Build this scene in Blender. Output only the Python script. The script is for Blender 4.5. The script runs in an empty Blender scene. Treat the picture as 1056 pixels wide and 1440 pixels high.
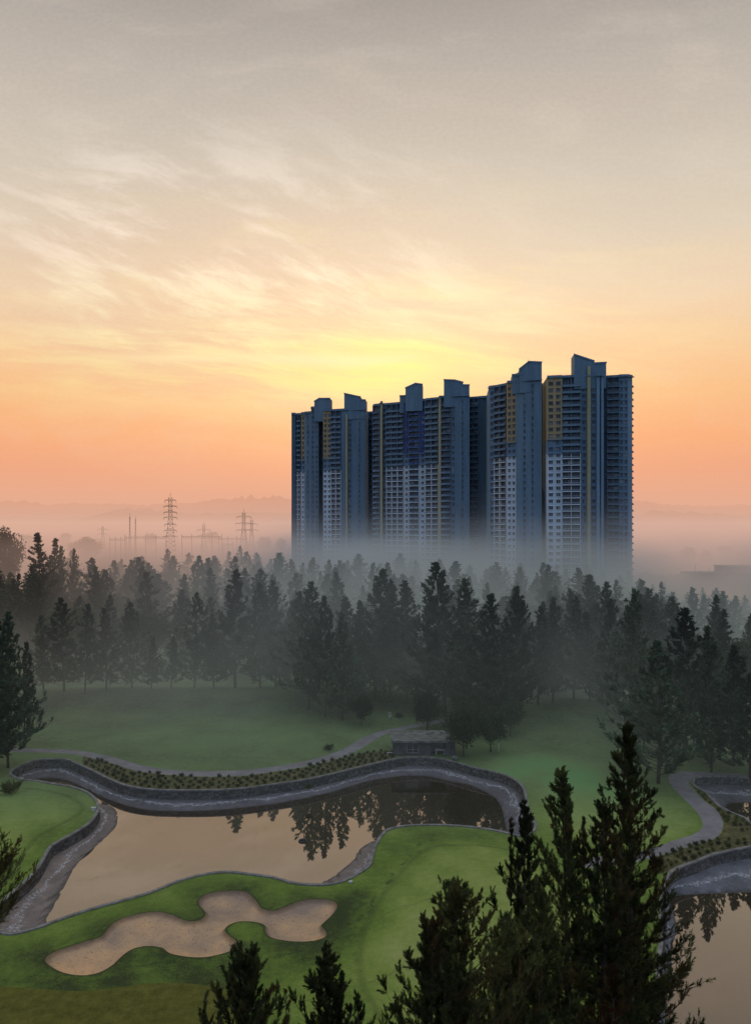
import bpy, bmesh, math, random
import numpy as np
from mathutils import Vector
from mathutils.geometry import delaunay_2d_cdt

R = math.radians
S = bpy.context.scene
C = S.collection
random.seed(7)
rng = np.random.default_rng(11)

CAM_H, F, HX, HY = 36.0, 1080.0, 528.0, 738.0      # eye height, focal length and vanishing point of the view
def at(x, y, z=0.0):
    """survey point on level z from a sight line"""
    d = (CAM_H - z) * F / (y - HY)
    return ((x - HX) * d / F, d)
def atd(x, d): return ((x - HX) * d / F, d)
def zat(y, d): return CAM_H + (HY - y) * d / F

# ------------------------------------------------------------------ helpers
def tag(o, label=None, cat=None, group=None, kind=None):
    if label: o['label'] = label
    if cat: o['category'] = cat
    if group: o['group'] = group
    if kind: o['kind'] = kind
    return o
def link(name, me, mats=(), parent=None):
    o = bpy.data.objects.new(name, me); C.objects.link(o)
    for m in mats: me.materials.append(m)
    if parent: o.parent = parent
    return o
def empty(name, loc=(0,0,0), rz=0, label=None, cat=None, group=None):
    o = bpy.data.objects.new(name, None); C.objects.link(o)
    o.location = loc; o.rotation_euler = (0,0,rz); o.empty_display_size = .5
    return tag(o, label, cat, group)
def copy_tree(o, parent=None):
    c = o.copy(); C.objects.link(c); c.parent = parent
    for ch in list(o.children): copy_tree(ch, c)
    return c
class MB:
    def __init__(s): s.v=[]; s.f=[]; s.m=[]
    def quad(s, a,b,c,d, m=0):
        n=len(s.v); s.v += [a,b,c,d]; s.f.append((n,n+1,n+2,n+3)); s.m.append(m)
    def poly(s, pts, m=0):
        n=len(s.v); s.v += list(pts); s.f.append(tuple(range(n,n+len(pts)))); s.m.append(m)
    def prism(s, pts, z0, z1, m=0, ztops=None, cap=None):
        """plan polygon extruded; ztops gives a top height per point"""
        k=len(pts); n=len(s.v); zt = ztops or [z1]*k
        s.v += [(p[0],p[1],z0) for p in pts] + [(p[0],p[1],zt[i]) for i,p in enumerate(pts)]
        for i in range(k):
            j=(i+1)%k; s.f.append((n+i,n+j,n+k+j,n+k+i)); s.m.append(m)
        s.f.append(tuple(n+k+i for i in range(k))); s.m.append(m if cap is None else cap)
        s.f.append(tuple(n+k-1-i for i in range(k))); s.m.append(m)
    def box(s, x0,y0,z0,x1,y1,z1, m=0):
        s.prism([(x0,y0),(x1,y0),(x1,y1),(x0,y1)], z0, z1, m)
    def tube(s, pts, rs, n=6, m=0):
        pts=[Vector(p) for p in pts]; base=len(s.v)
        for i,p in enumerate(pts):
            t=(pts[min(i+1,len(pts)-1)]-pts[max(i-1,0)])
            t = t.normalized() if t.length>1e-6 else Vector((0,0,1))
            a = t.orthogonal().normalized() if i==0 else (a - t*a.dot(t)).normalized()
            b=t.cross(a)
            for k in range(n):
                w=2*math.pi*k/n; s.v.append(tuple(p+(a*math.cos(w)+b*math.sin(w))*rs[i]))
        for i in range(len(pts)-1):
            for k in range(n):
                k2=(k+1)%n; s.f.append((base+i*n+k,base+i*n+k2,base+(i+1)*n+k2,base+(i+1)*n+k)); s.m.append(m)
        s.f.append(tuple(base+n-1-k for k in range(n))); s.m.append(m)
        s.f.append(tuple(base+(len(pts)-1)*n+k for k in range(n))); s.m.append(m)
    def bar(s, a, b, r, m=0, n=4): s.tube([a,b],[r,r],n,m)
    def mesh(s, name='m', smooth=False):
        me=bpy.data.meshes.new(name); me.from_pydata([tuple(v) for v in s.v],[],s.f)
        me.polygons.foreach_set('material_index', s.m)
        if smooth: me.polygons.foreach_set('use_smooth',[True]*len(s.f))
        me.update(); return me
    def build(s, name, mats, parent=None, smooth=False):
        if not isinstance(mats,(list,tuple)): mats=[mats]
        return link(name, s.mesh(name, smooth), mats, parent)

# ------------------------------------------------------------------ node helpers
class NT:
    def __init__(s, tree): s.t=tree; s.n=tree.nodes; s.l=tree.links
    def node(s, typ, **kw):
        n=s.n.new(typ)
        for k,v in kw.items(): setattr(n,k,v)
        return n
    def put(s, sock, v):
        if isinstance(v, bpy.types.NodeSocket): s.l.new(v, sock)
        elif v is not None:
            if sock.type=='RGBA' and len(v)==3: v=(*v,1)
            sock.default_value=v
    def math(s, op, a, b=None, c=None, clamp=False):
        n=s.node('ShaderNodeMath', operation=op, use_clamp=clamp)
        for i,v in enumerate((a,b,c)):
            if v is not None: s.put(n.inputs[i], v)
        return n.outputs[0]
    def mix(s, f, a, b, blend='MIX'):
        n=s.node('ShaderNodeMix', data_type='RGBA', blend_type=blend); n.clamp_result=False
        s.put(n.inputs[0],f); s.put(n.inputs[6],a); s.put(n.inputs[7],b); return n.outputs[2]
    def ramp(s, f, stops, interp='LINEAR'):
        n=s.node('ShaderNodeValToRGB'); cr=n.color_ramp; cr.interpolation=interp
        while len(cr.elements)<len(stops): cr.elements.new(.5)
        for e,(p,c) in zip(cr.elements, stops):
            e.position=p; e.color=(*c,1) if len(c)==3 else c
        s.put(n.inputs[0],f); return n.outputs[0]
    def maprange(s, v, a,b,c=0.,d=1., smooth=True):
        n=s.node('ShaderNodeMapRange'); n.interpolation_type='SMOOTHSTEP' if smooth else 'LINEAR'; n.clamp=True
        for i,x in enumerate((v,a,b,c,d)): s.put(n.inputs[i],x)
        return n.outputs[0]
    def noise(s, vec, scale, detail=3, rough=.55, dist=0, out=0, dim='3D'):
        n=s.node('ShaderNodeTexNoise', noise_dimensions=dim)
        if vec is not None: s.put(n.inputs['Vector'],vec)
        n.inputs['Scale'].default_value=scale; n.inputs['Detail'].default_value=detail
        n.inputs['Roughness'].default_value=rough; n.inputs['Distortion'].default_value=dist
        return n.outputs[out]
    def vmap(s, vec, scale=(1,1,1), rot=(0,0,0), loc=(0,0,0)):
        n=s.node('ShaderNodeMapping'); s.put(n.inputs[0],vec)
        n.inputs['Scale'].default_value=scale; n.inputs['Rotation'].default_value=rot; n.inputs['Location'].default_value=loc
        return n.outputs[0]
    def xyz(s, vec):
        n=s.node('ShaderNodeSeparateXYZ'); s.put(n.inputs[0],vec); return n.outputs
    def comb(s, x,y,z):
        n=s.node('ShaderNodeCombineXYZ')
        for i,v in enumerate((x,y,z)): s.put(n.inputs[i],v)
        return n.outputs[0]
def srgb(r,g,b):
    f=lambda c: (c/255/12.92) if c/255<=.04045 else ((c/255+.055)/1.055)**2.4
    return (f(r),f(g),f(b))
def material(name, rough=.8, spec=.3):
    m=bpy.data.materials.new(name); m.use_nodes=True
    nt=NT(m.node_tree); b=m.node_tree.nodes['Principled BSDF']
    b.inputs['Roughness'].default_value=rough; b.inputs['Specular IOR Level'].default_value=spec
    return m, nt, b
def pos(nt): return nt.node('ShaderNodeNewGeometry').outputs['Position']
def bump(nt, b, h, strength=.3, dist=.1):
    n=nt.node('ShaderNodeBump'); n.inputs['Strength'].default_value=strength; n.inputs['Distance'].default_value=dist
    nt.put(n.inputs['Height'],h); nt.l.new(n.outputs[0], b.inputs['Normal'])
def plain(name, c, rough=.8, var=.25, scale=1.5, spec=.3, bs=0.):
    """painted or raw surface with weathering mottle"""
    m,nt,b=material(name,rough,spec); p=pos(nt)
    n1=nt.noise(p,scale,5,.6)
    f=nt.maprange(n1,.3,.7)
    col=nt.mix(f, tuple(x*(1-var) for x in c), tuple(min(1,x*(1+var)) for x in c))
    nt.put(b.inputs['Base Color'],col)
    if bs: bump(nt,b,nt.noise(p,scale*8,4),bs,.05)
    return m
# ------------------------------------------------------------------ camera
cam=bpy.data.cameras.new('camera'); co=bpy.data.objects.new('camera',cam); C.objects.link(co)
co.location=(0,0,CAM_H); co.rotation_euler=(R(90),0,0)
cam.sensor_fit='VERTICAL'; cam.sensor_height=36; cam.sensor_width=36; cam.lens=27
cam.shift_y=18/1440; cam.clip_start=.5; cam.clip_end=20000
S.camera=co
S.view_settings.view_transform='Standard'; S.view_settings.look='None'; S.view_settings.exposure=0; S.view_settings.gamma=1
S.render.resolution_x=750; S.render.resolution_y=1024

SUN_EL, SUN_AZ = R(11.5), R(1.8)      # low sun behind the towers, azimuth from +Y toward +X
# ------------------------------------------------------------------ sky
W=bpy.data.worlds.new('World'); S.world=W; W.use_nodes=True
w=NT(W.node_tree); w.n.clear()
tc=w.node('ShaderNodeTexCoord').outputs['Generated']
x,y,z=w.xyz(tc)
stops=[(0,(224,180,158)),(.035,(230,174,146)),(.066,(243,162,122)),(.105,(253,172,112)),(.16,(252,192,128)),(.215,(249,205,154)),
 (.275,(240,211,178)),(.338,(223,206,184)),(.412,(209,197,181)),(.497,(188,179,168)),(.57,(165,156,150)),(.64,(176,172,170)),(.78,(228,230,238)),(1,(240,244,255))]  # zenith stops, out of view, raised as added fill on ground and towers
base=w.ramp(w.math('MAXIMUM',z,0.0),[(p,srgb(*c)) for p,c in stops])
ys=w.math('MAXIMUM',y,.05)
u=w.math('DIVIDE',x,ys); v=w.math('DIVIDE',z,ys)
front=w.maprange(y,.05,.5)
# veil clouds: wisps sheared so that they fan out from the sunrise
uv=w.comb(u,v,0.)
wob=w.noise(w.vmap(uv,(1.2,2.0,1)),2.2,3,.5,0,1)
wv=w.node('ShaderNodeVectorMath',operation='MULTIPLY_ADD'); w.put(wv.inputs[0],wob); wv.inputs[1].default_value=(.16,.10,0); w.put(wv.inputs[2],uv)
wuv=wv.outputs[0]
c1=w.noise(w.vmap(wuv,(1.6,9.5,1),(0,0,R(9))),2.0,7,.62)
c2=w.noise(w.vmap(wuv,(2.4,6.5,1),(0,0,R(24)),(3.1,1.7,0)),2.3,7,.6)
c3=w.noise(w.vmap(wuv,(1.1,2.6,1),(0,0,R(14)),(7,2,0)),1.7,5,.55)
def gauss(cu,cv,su,sv):
    a=w.math('DIVIDE',w.math('SUBTRACT',u,cu),su); b=w.math('DIVIDE',w.math('SUBTRACT',v,cv),sv)
    return w.math('MULTIPLY', w.math('POWER',2.718, w.math('MULTIPLY',w.math('ADD',w.math('MULTIPLY',a,a),w.math('MULTIPLY',b,b)),-1.)), front)
g_wide=gauss(-.02,.25,.42,.13)
g_core=gauss(.012,.206,.12,.036)
g_left=gauss(-.20,.32,.30,.11)
g_side=w.math('MULTIPLY',w.maprange(v,.10,.26),w.maprange(v,.75,.40))
s1=w.maprange(c1,.46,.72); s2=w.maprange(c2,.47,.74); big=w.maprange(c3,.35,.68)
col=w.mix(w.math('MULTIPLY',g_wide,.38), base, srgb(255,222,172))
col=w.mix(w.math('MULTIPLY',w.math('MULTIPLY',big,g_side),.30), col, srgb(214,190,172))
col=w.mix(w.math('MULTIPLY',w.math('MULTIPLY',s1,g_wide),.75,clamp=True), col, srgb(255,235,172))
col=w.mix(w.math('MULTIPLY',w.math('MULTIPLY',s2,front),.16), col, srgb(238,222,200))
# cirrus: long wisps rising gently toward the upper left of the sunrise
wx=w.xyz(wob)
def wisps(theta,sa,sb,seed,scale,lo,hi,warp):
    c_,s_=math.cos(theta),math.sin(theta)
    al=w.math('ADD',w.math('MULTIPLY',u,-c_),w.math('MULTIPLY',v,s_)); ac=w.math('ADD',w.math('MULTIPLY',u,s_),w.math('MULTIPLY',v,c_))
    ac=w.math('ADD',ac,w.math('MULTIPLY',w.math('SUBTRACT',wx[1],.5),warp))
    return w.maprange(w.noise(w.comb(w.math('MULTIPLY',al,sa),w.math('MULTIPLY',ac,sb),seed),scale,8,.66,.1),lo,hi)
k1=wisps(R(21),1.5,6.0,.3,3.2,.45,.66,.10); k2=wisps(R(6),1.1,9.0,4.1,3.2,.44,.64,.06); k3=wisps(R(28),3.0,8.,8.,4.5,.46,.68,.12)
m1=gauss(-.20,.345,.30,.105); m2=gauss(-.10,.235,.34,.065); m3=gauss(-.13,.31,.14,.05); m4=gauss(-.35,.46,.28,.07)
cw=w.math('ADD',w.math('ADD',w.math('MULTIPLY',w.math('MULTIPLY',k1,m1),.9),w.math('MULTIPLY',w.math('MULTIPLY',k2,m2),1.1)),w.math('ADD',w.math('MULTIPLY',w.math('MULTIPLY',k3,m3),.9),w.math('MULTIPLY',w.math('MULTIPLY',k1,m4),.35)))
col=w.mix(w.math('MULTIPLY',cw,1.15,clamp=True), col, w.ramp(v,[(.19,srgb(255,240,160)),(.27,srgb(255,238,190)),(.36,srgb(255,232,208)),(.5,srgb(236,222,210))]))
dk=w.math('MULTIPLY',w.math('SUBTRACT',1.,k1),w.math('ADD',m1,m2))
col=w.mix(w.math('MULTIPLY',dk,.22,clamp=True), col, srgb(232,184,150))
col=w.mix(w.math('MULTIPLY',g_core,w.math('ADD',w.math('MULTIPLY',k2,.45),.72),clamp=True), col, srgb(255,243,128))
# one long thin streak low on the left
ln=w.math('ADD',v,w.math('MULTIPLY',w.math('SUBTRACT',wx[1],.5),.05))
st=w.math('MULTIPLY',w.maprange(w.math('ABSOLUTE',w.math('SUBTRACT',ln,.212)),.012,.0),w.math('MULTIPLY',w.maprange(u,-.42,-.25),w.maprange(u,.10,-.02)))
col=w.mix(w.math('MULTIPLY',w.math('MULTIPLY',st,front),.7), col, srgb(255,236,178))
fine=w.noise(w.vmap(uv,(1,1.4,1)),150,2,.6)
col=w.mix(w.math('MULTIPLY',front,.035), col, w.ramp(fine,[(.3,(0,0,0)),(.7,(1,1,1))]), 'OVERLAY')
# unseen sky behind the viewer, made bright and cool as added fill
back=w.maprange(y,.15,-.55)
col=w.mix(w.math('MULTIPLY',back,.92), col, w.ramp(w.math('MAXIMUM',z,0.),[(0,srgb(150,165,200)),(.4,srgb(160,190,240)),(1,srgb(240,244,255))]))
bg=w.node('ShaderNodeBackground'); w.put(bg.inputs[0],col); bg.inputs[1].default_value=.96
sky=w.node('ShaderNodeTexSky',sky_type='NISHITA'); sky.sun_disc=False; sky.sun_elevation=SUN_EL; sky.sun_rotation=SUN_AZ
sky.dust_density=3
bg2=w.node('ShaderNodeBackground'); w.put(bg2.inputs[0],sky.outputs[0]); bg2.inputs[1].default_value=.004
ad=w.node('ShaderNodeAddShader'); w.l.new(bg.outputs[0],ad.inputs[0]); w.l.new(bg2.outputs[0],ad.inputs[1])
wo=w.node('ShaderNodeOutputWorld'); w.l.new(ad.outputs[0],wo.inputs['Surface'])

sl=bpy.data.lights.new('sun','SUN'); sl.energy=.55; sl.angle=R(12); sl.color=(1,.80,.55)
so=bpy.data.objects.new('sun',sl); C.objects.link(so)
sd=Vector((math.sin(SUN_AZ)*math.cos(SUN_EL), math.cos(SUN_AZ)*math.cos(SUN_EL), math.sin(SUN_EL)))
so.rotation_euler=sd.to_track_quat('Z','Y').to_euler(); so.location=(0,-20,120)

# ------------------------------------------------------------------ morning mist: two volumes of absorbing, glowing haze
def mist(name, lo, hi, density, colour, rate):
    mb=MB(); mb.box(lo[0],lo[1],lo[2],hi[0],hi[1],hi[2])
    m=bpy.data.materials.new(name); m.use_nodes=True; nt=NT(m.node_tree); nt.n.clear()
    p=pos(nt); d=density(nt,p); cc=colour(nt,p)
    a=nt.node('ShaderNodeVolumeAbsorption'); a.inputs[0].default_value=(0,0,0,1); nt.put(a.inputs[1],d)
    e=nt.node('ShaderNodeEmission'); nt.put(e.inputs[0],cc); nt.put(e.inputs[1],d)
    s=nt.node('ShaderNodeAddShader'); nt.l.new(a.outputs[0],s.inputs[0]); nt.l.new(e.outputs[0],s.inputs[1])
    o=nt.node('ShaderNodeOutputMaterial'); nt.l.new(s.outputs[0],o.inputs['Volume'])
    m.cycles.volume_step_rate=rate
    ob=mb.build(name,m); ob.display_type='WIRE'
    return tag(ob,kind='structure')
def d_near(nt,p):
    x,y,z=nt.xyz(p)
    n=nt.noise(nt.vmap(p,(1,1,2.0),(R(14),0,0)),.019,2,.55)
    n2=nt.maprange(n,.33,.66,.18,2.25)
    prof=nt.ramp(nt.maprange(z,0,50,0,1,False),[(0,(1.,)*3),(.25,(.70,)*3),(.5,(.28,)*3),(.64,(.07,)*3),(.8,(.010,)*3),(1,(0,)*3)])
    yy=nt.ramp(nt.maprange(y,60,560,0,1,False),[(0,(.01,)*3),(.09,(.10,)*3),(.17,(.58,)*3),(.26,(.92,)*3),(.42,(.95,)*3),(.56,(1.25,)*3),(.7,(1.3,)*3),(1,(.5,)*3)])
    side=nt.maprange(x,-170,40,.72,1.0)
    k=nt.math('MULTIPLY',nt.math('MULTIPLY',prof,n2),nt.math('MULTIPLY',yy,side))
    return nt.math('MULTIPLY',k,.0165)
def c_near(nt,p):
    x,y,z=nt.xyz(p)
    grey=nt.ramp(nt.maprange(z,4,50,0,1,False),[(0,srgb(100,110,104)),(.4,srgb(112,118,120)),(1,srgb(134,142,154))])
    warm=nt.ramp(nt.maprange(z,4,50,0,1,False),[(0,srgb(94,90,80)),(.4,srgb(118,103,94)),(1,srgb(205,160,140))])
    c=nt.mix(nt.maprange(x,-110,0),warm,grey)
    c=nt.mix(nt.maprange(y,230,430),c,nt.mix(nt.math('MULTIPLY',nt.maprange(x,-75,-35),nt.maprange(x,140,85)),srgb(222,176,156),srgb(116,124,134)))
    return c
def layer(z0,z1,dens,col):
    """one level of the distant mist, evenly dense"""
    mb=MB(); mb.box(-2600,561,z0,2600,4600,z1)
    m=bpy.data.materials.new('distant_mist'); m.use_nodes=True; nt=NT(m.node_tree); nt.n.clear()
    a=nt.node('ShaderNodeVolumeAbsorption'); a.inputs[0].default_value=(0,0,0,1); a.inputs[1].default_value=dens
    e=nt.node('ShaderNodeEmission'); nt.put(e.inputs[0],col); e.inputs[1].default_value=dens
    s=nt.node('ShaderNodeAddShader'); nt.l.new(a.outputs[0],s.inputs[0]); nt.l.new(e.outputs[0],s.inputs[1])
    o=nt.node('ShaderNodeOutputMaterial'); nt.l.new(s.outputs[0],o.inputs['Volume'])
    m.cycles.homogeneous_volume=True
    tag(mb.build('distant_mist',m),kind='structure')
for a_,b_,d_,c_ in ((-5,12,.0042,(216,172,152)),(12.2,26,.0030,(222,176,154)),(26.2,44,.0017,(230,182,158)),(44.2,70,.0008,(228,176,150)),
                    (70.2,105,.00062,(232,172,142)),(105.2,160,.00052,(237,168,134)),(160.2,215,.00045,(242,170,128))):
    layer(a_,b_,d_,srgb(*c_))
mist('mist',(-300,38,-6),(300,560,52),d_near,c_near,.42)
S.cycles.volume_max_steps=160
S.cycles.max_bounces=5; S.cycles.diffuse_bounces=2; S.cycles.glossy_bounces=2; S.cycles.transmission_bounces=2
S.cycles.volume_bounces=0; S.cycles.transparent_max_bounces=6
S.cycles.use_denoising=True; S.cycles.denoiser='OPENIMAGEDENOISE'
S.cycles.caustics_reflective=False; S.cycles.caustics_refractive=False
S.cycles.sample_clamp_indirect=3
S.cycles.use_adaptive_sampling=True; S.cycles.adaptive_threshold=.025; S.cycles.adaptive_min_samples=20
# ------------------------------------------------------------------ outlines
def catmull(P, closed=True, sub=4):
    P=np.array(P,float); n=len(P); out=[]
    rngi = range(n) if closed else range(n-1)
    for i in rngi:
        if closed: a,b,c,d=P[(i-1)%n],P[i],P[(i+1)%n],P[(i+2)%n]
        else: a,b,c,d=P[max(i-1,0)],P[i],P[i+1],P[min(i+2,n-1)]
        for k in range(sub):
            t=k/sub
            out.append(.5*((2*b)+(-a+c)*t+(2*a-5*b+4*c-d)*t*t+(-a+3*b-3*c+d)*t**3))
    if not closed: out.append(P[-1])
    return np.array(out)
def inward(P):
    """unit normals of a closed outline, pointing inside"""
    a=np.roll(P,1,0); b=np.roll(P,-1,0); t=b-a; t/=np.linalg.norm(t,axis=1)[:,None]+1e-9
    n=np.stack([-t[:,1],t[:,0]],1)
    area=.5*np.sum(P[:,0]*np.roll(P[:,1],-1)-np.roll(P[:,0],-1)*P[:,1])
    return n if area>0 else -n
def inside(P, X, Y):
    r=np.zeros(X.shape,bool); n=len(P)
    for i in range(n):
        x0,y0=P[i]; x1,y1=P[(i+1)%n]
        if y0==y1: continue
        c=((y0>Y)!=(y1>Y)) & (X < (x1-x0)*(Y-y0)/(y1-y0)+x0)
        r^=c
    return r
def dist(P, X, Y, closed=True):
    d=np.full(X.shape,1e9); n=len(P)
    for i in range(n if closed else n-1):
        a=P[i]; b=P[(i+1)%n]; ab=b-a; L=ab@ab+1e-12
        t=np.clip(((X-a[0])*ab[0]+(Y-a[1])*ab[1])/L,0,1)
        d=np.minimum(d,np.hypot(X-a[0]-t*ab[0],Y-a[1]-t*ab[1]))
    return d
def sdist(P,X,Y):
    d=dist(P,X,Y); return np.where(inside(P,X,Y),-d,d)
def G(L, z=0.0): return np.array([at(x,y,z) for x,y in L])
WATER_Z=-1.7
def basin(pairs, sub=4):
    T=G([(p[0],p[1]) for p in pairs]); N=inward(T); Wt=[]
    for i,p in enumerate(pairs):
        Wt.append(at(p[2],p[3],WATER_Z) if len(p)>2 else tuple(T[i]+N[i]*1.0))
    return catmull(T,sub=sub), catmull(Wt,sub=sub)
P1=[(13,1087,50,1097),(30,1076,52,1095.5),(50,1069,60,1094.5),(70,1067.5,72,1094),(95,1068,90,1096),(113,1075,106,1102),(135,1085,125,1111),
(155,1095,146,1121.5),(178,1104,172,1131),(205,1109,200,1138),(240,1111,236,1141),(297,1111,295,1140),(340,1108.5,340,1136),(382,1103,384,1131),
(424,1097,427,1123),(467,1088,470,1113),(520,1075,520,1098),(560,1066.5,560,1092),(590,1064.5,585,1091),(613,1066,605,1092.5),(639,1071,632,1099),
(666,1079,660,1104),(705,1088,688,1117),(724,1096,700,1127),(736,1106,706,1140),(741,1119,708,1151),(743,1135,710,1160),(749,1150,712,1168),
(755,1161,714,1178),(749,1172,716,1188),(732,1177.5),(700,1170),(660,1164),(620,1161.5),(580,1162),(560,1164.5),(547,1168),(538.5,1175.6),
(533,1184,530,1181),(528,1194,516,1187),(525,1206,504,1196),(521,1218,498,1208),(509.5,1227,482,1222),(496,1235,465,1235),(482,1241,453,1242),
(462,1245.5),(440,1246),(414,1244),(397,1239.5),(380,1235),(350,1231),(320,1228),(290,1231),(254,1240),(212,1257),(170,1269),(127,1281),
(85,1295),(53,1307,69,1302),(21,1315,66,1296),(2,1314,67,1290),(-20,1305,75,1278),(-20,1287,85,1260),(0,1270,95,1240),(17,1255,104,1223),
(49,1225,113.6,1210),(68,1193,132.6,1192.6),(81,1184,145,1182),(106,1170,155,1172),(125,1157,164,1162),(135,1143,166,1152),(136.5,1134,165,1142),
(131,1122.5,155,1133),(117,1113),(98,1107),(76,1103.5),(51,1099),(28,1097,50,1099)]
P2=[(942,1225,945,1261),(977,1211,977,1258),(1000.6,1201.4,1001,1257),(1026,1195.6,1026,1256),(1056,1190,1056,1255),(1110,1184,1110,1254),(1190,1180,1180,1254),
(1260,1250,1240,1290),(1300,1600,1280,1600),(1250,1900,1230,1850),(1000,1950,1000,1900),(880,1700,900,1650),(890,1580,925,1560),(905,1500,931,1480),(912,1450,935,1440),(915,1425,937,1413),(921,1391,940,1382),
(922,1361,944,1355),(925,1335,944,1328),(928,1310,950,1312),(926,1285,948,1290),(929,1250,944,1270)]
P3=[(973,1099,1020,1134),(978,1093,1024,1130),(1016,1091.5,1040,1129),(1056,1093.5,1070,1130),(1120,1098,1120,1133),(1160,1130,1130,1140),
(1130,1176),(1090,1170),(1056,1161),(1045,1151),(1016,1139),(1000,1125.6,1026,1140),(989,1114,1022,1138),(974,1105,1020,1136)]
T1,W1=basin(P1); T2,W2=basin(P2); T3,W3=basin(P3)
PONDS=[(T1,W1),(T2,W2),(T3,W3)]
# foot-path ribbons
up=[(60,170),(140,172),(220,180),(300,197),(370,220),(440,232),(540,236),(640,234),(720,226),(800,210),(870,190),(920,170),(960,145),(1010,128),(1056,120)]
dn=[(60,180),(140,184),(210,192),(290,212),(360,235),(440,245),(540,250),(640,248),(720,238),(800,224),(880,204),(930,186),(970,165),(1010,140),(1056,128)]
zz=lambda L:[(a/1.886,960+b/1.886) for a,b in L]
pa=[(-60,1046),(0,1049)]+zz(up)+[(590,1019),(640,1012),(700,1004)]
pb=[(-60,1052),(0,1055)]+zz(dn)+[(592,1023),(642,1016),(702,1007)]
PATH1=np.vstack([catmull(G(pa),False,3),catmull(G(pb),False,3)[::-1]])
PATH2=G([(820,1206),(870,1202),(905,1194),(934,1185),(944,1180.5),(969.5,1173),(985,1164.5),(987.5,1155),(979,1141),(965.6,1127.5),(951,1113),(940,1099),(941,1090),(955,1085.5),(985,1085.5),(1016,1087),(1060,1089),(1130,1092),
 (1130,1096.5),(1060,1092.7),(1016,1090.7),(980,1091.5),(971,1096),(969,1105),(989,1126),(1004.5,1137),(1014,1150),(1016,1160),(1013,1170),(1000.6,1180),(967.5,1190.5),(944,1198),(915,1206),(870,1217),(820,1222)])
PATH2=catmull(PATH2,sub=2)
BED1=G([(118,1062),(160,1072),(191,1085),(233,1090.5),(286,1093.5),(339,1092.5),(382,1087),(424,1080),(467,1069),(493,1061),(520,1056),(550,1054),(556,1066),(520,1074),(467,1087),(424,1096),(382,1102),(340,1107.5),(297,1110),(240,1110),(205,1108),(178,1103),(155,1094),(135,1084),(116,1074)])
BED2=G([(915,1207),(936,1201),(967,1191.5),(1000,1181),(1014,1171),(1018,1157),(1005,1136),(989,1124),(974,1107),(978,1108),(990,1115),(1001,1127),(1017,1141),(1046,1153),(1057,1163),(1090,1172),(1200,1178),(1200,1179),(1110,1183),(1056,1189),(1026,1194.5),(1000,1200),(977,1210),(942,1224),(925,1230)])
bk=[(120,740),(140,720),(180,705),(230,690),(270,680),(300,650),(340,625),(400,611),(430,612),(460,625),(490,640),(525,640),(543,625),(543,610),(528,590),(530,572),(560,556),(610,551),(655,555),(680,580),(695,600),(725,606),(760,595),(800,578),(850,575),(885,583),(895,597),(885,615),(862,635),(853,645),(866,662),(860,675),(820,684),(770,684),(720,676),(703,660),(703,645),(680,637),(640,636),(610,645),(597,660),(605,672),(630,690),(628,705),(600,722),(550,735),(500,736),(450,728),(430,712),(395,706),(360,712),(330,730),(300,755),(260,775),(215,782),(170,775),(135,758)]
BUNK=catmull(G(zz(bk)),sub=3); BUNK_IN=BUNK+inward(BUNK)*.35
GREEN=catmull(G([(600,1199),(640,1194),(700,1195),(760,1215),(820,1270),(840,1340),(780,1430),(700,1480),(600,1470),(530,1420),(505,1360),(512,1310),(540,1262),(572,1222)]),sub=4)
OLIVE=np.array(list(catmull(G([(-120,1385),(0,1391),(60,1395),(106,1398),(159,1392),(212,1384),(254,1382.6),(290,1386),(318,1392),(335,1410),(345,1440),(345,1500)]),False,3))+[at(200,1700),at(-300,1700),at(-300,1400)])
COLLAR=catmull(G([(-10,1350),(60,1368),(120,1374),(200,1362),(280,1353),(350,1352),(400,1343),(451,1330),(500,1300),(534,1260),(560,1225),(585,1195),(620,1180)]),False,4)
ge=[(318+138*math.cos(t),1038+27*math.sin(t)) for t in np.linspace(0,2*math.pi,24,endpoint=False)]
FARGREEN=G(ge)
LEFTGREEN=catmull(G([(-60,1120),(10,1106),(80,1112),(116,1126),(122,1140),(95,1158),(60,1176),(40,1200),(10,1235),(-60,1250)]),sub=3)
RIGHTGREEN=catmull(G([(640,1100),(700,1075),(760,1060),(830,1075),(880,1110),(940,1125),(972,1145),(965,1166),(900,1185),(800,1180),(764,1150),(755,1105)]),sub=3)
def sm(a,b,v):
    t=np.clip((v-a)/(b-a),0,1); return t*t*(3-2*t)
def relief(X,Y):
    X=np.asarray(X,float); Y=np.asarray(Y,float)
    z=np.zeros(X.shape)
    def ga(cx,cy,sx,sy,h): return h*np.exp(-((X-cx)/sx)**2-((Y-cy)/sy)**2)
    z+=1.9*np.exp(-((Y-160-.04*X)/9)**2)*sm(-150,-70,X)*sm(10,-14,X)*1.0          # bank behind the far fairway
    z+=ga(36,146,20,12,2.6)+ga(-30,131,16,5,.45)
    z+=ga(10,77,14,9,.7)+ga(-62,86,12,12,.6)+ga(-24,69,7,2.4,.7)+ga(-18,64,9,1.6,.25)
    z+=.22*np.sin(X*.11+1.3)*np.sin(Y*.09)+.08*np.sin(X*.31)*np.sin(Y*.27+2)
    z+=1.2*sm(220,420,Y)*np.sin(X*.02+1)
    dp=np.minimum.reduce([dist(T[::2],X,Y) for T,_ in PONDS])
    z*=sm(.5,7,dp)
    db=dist(BUNK[::2],X,Y); ib=inside(BUNK,X,Y)
    z=np.where(ib, z-.34*sm(0,.35,db)-.45*sm(.3,2.6,db), z+.0)
    return z
def hz(x,y): return float(relief(np.array([x]),np.array([y]))[0])

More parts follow.
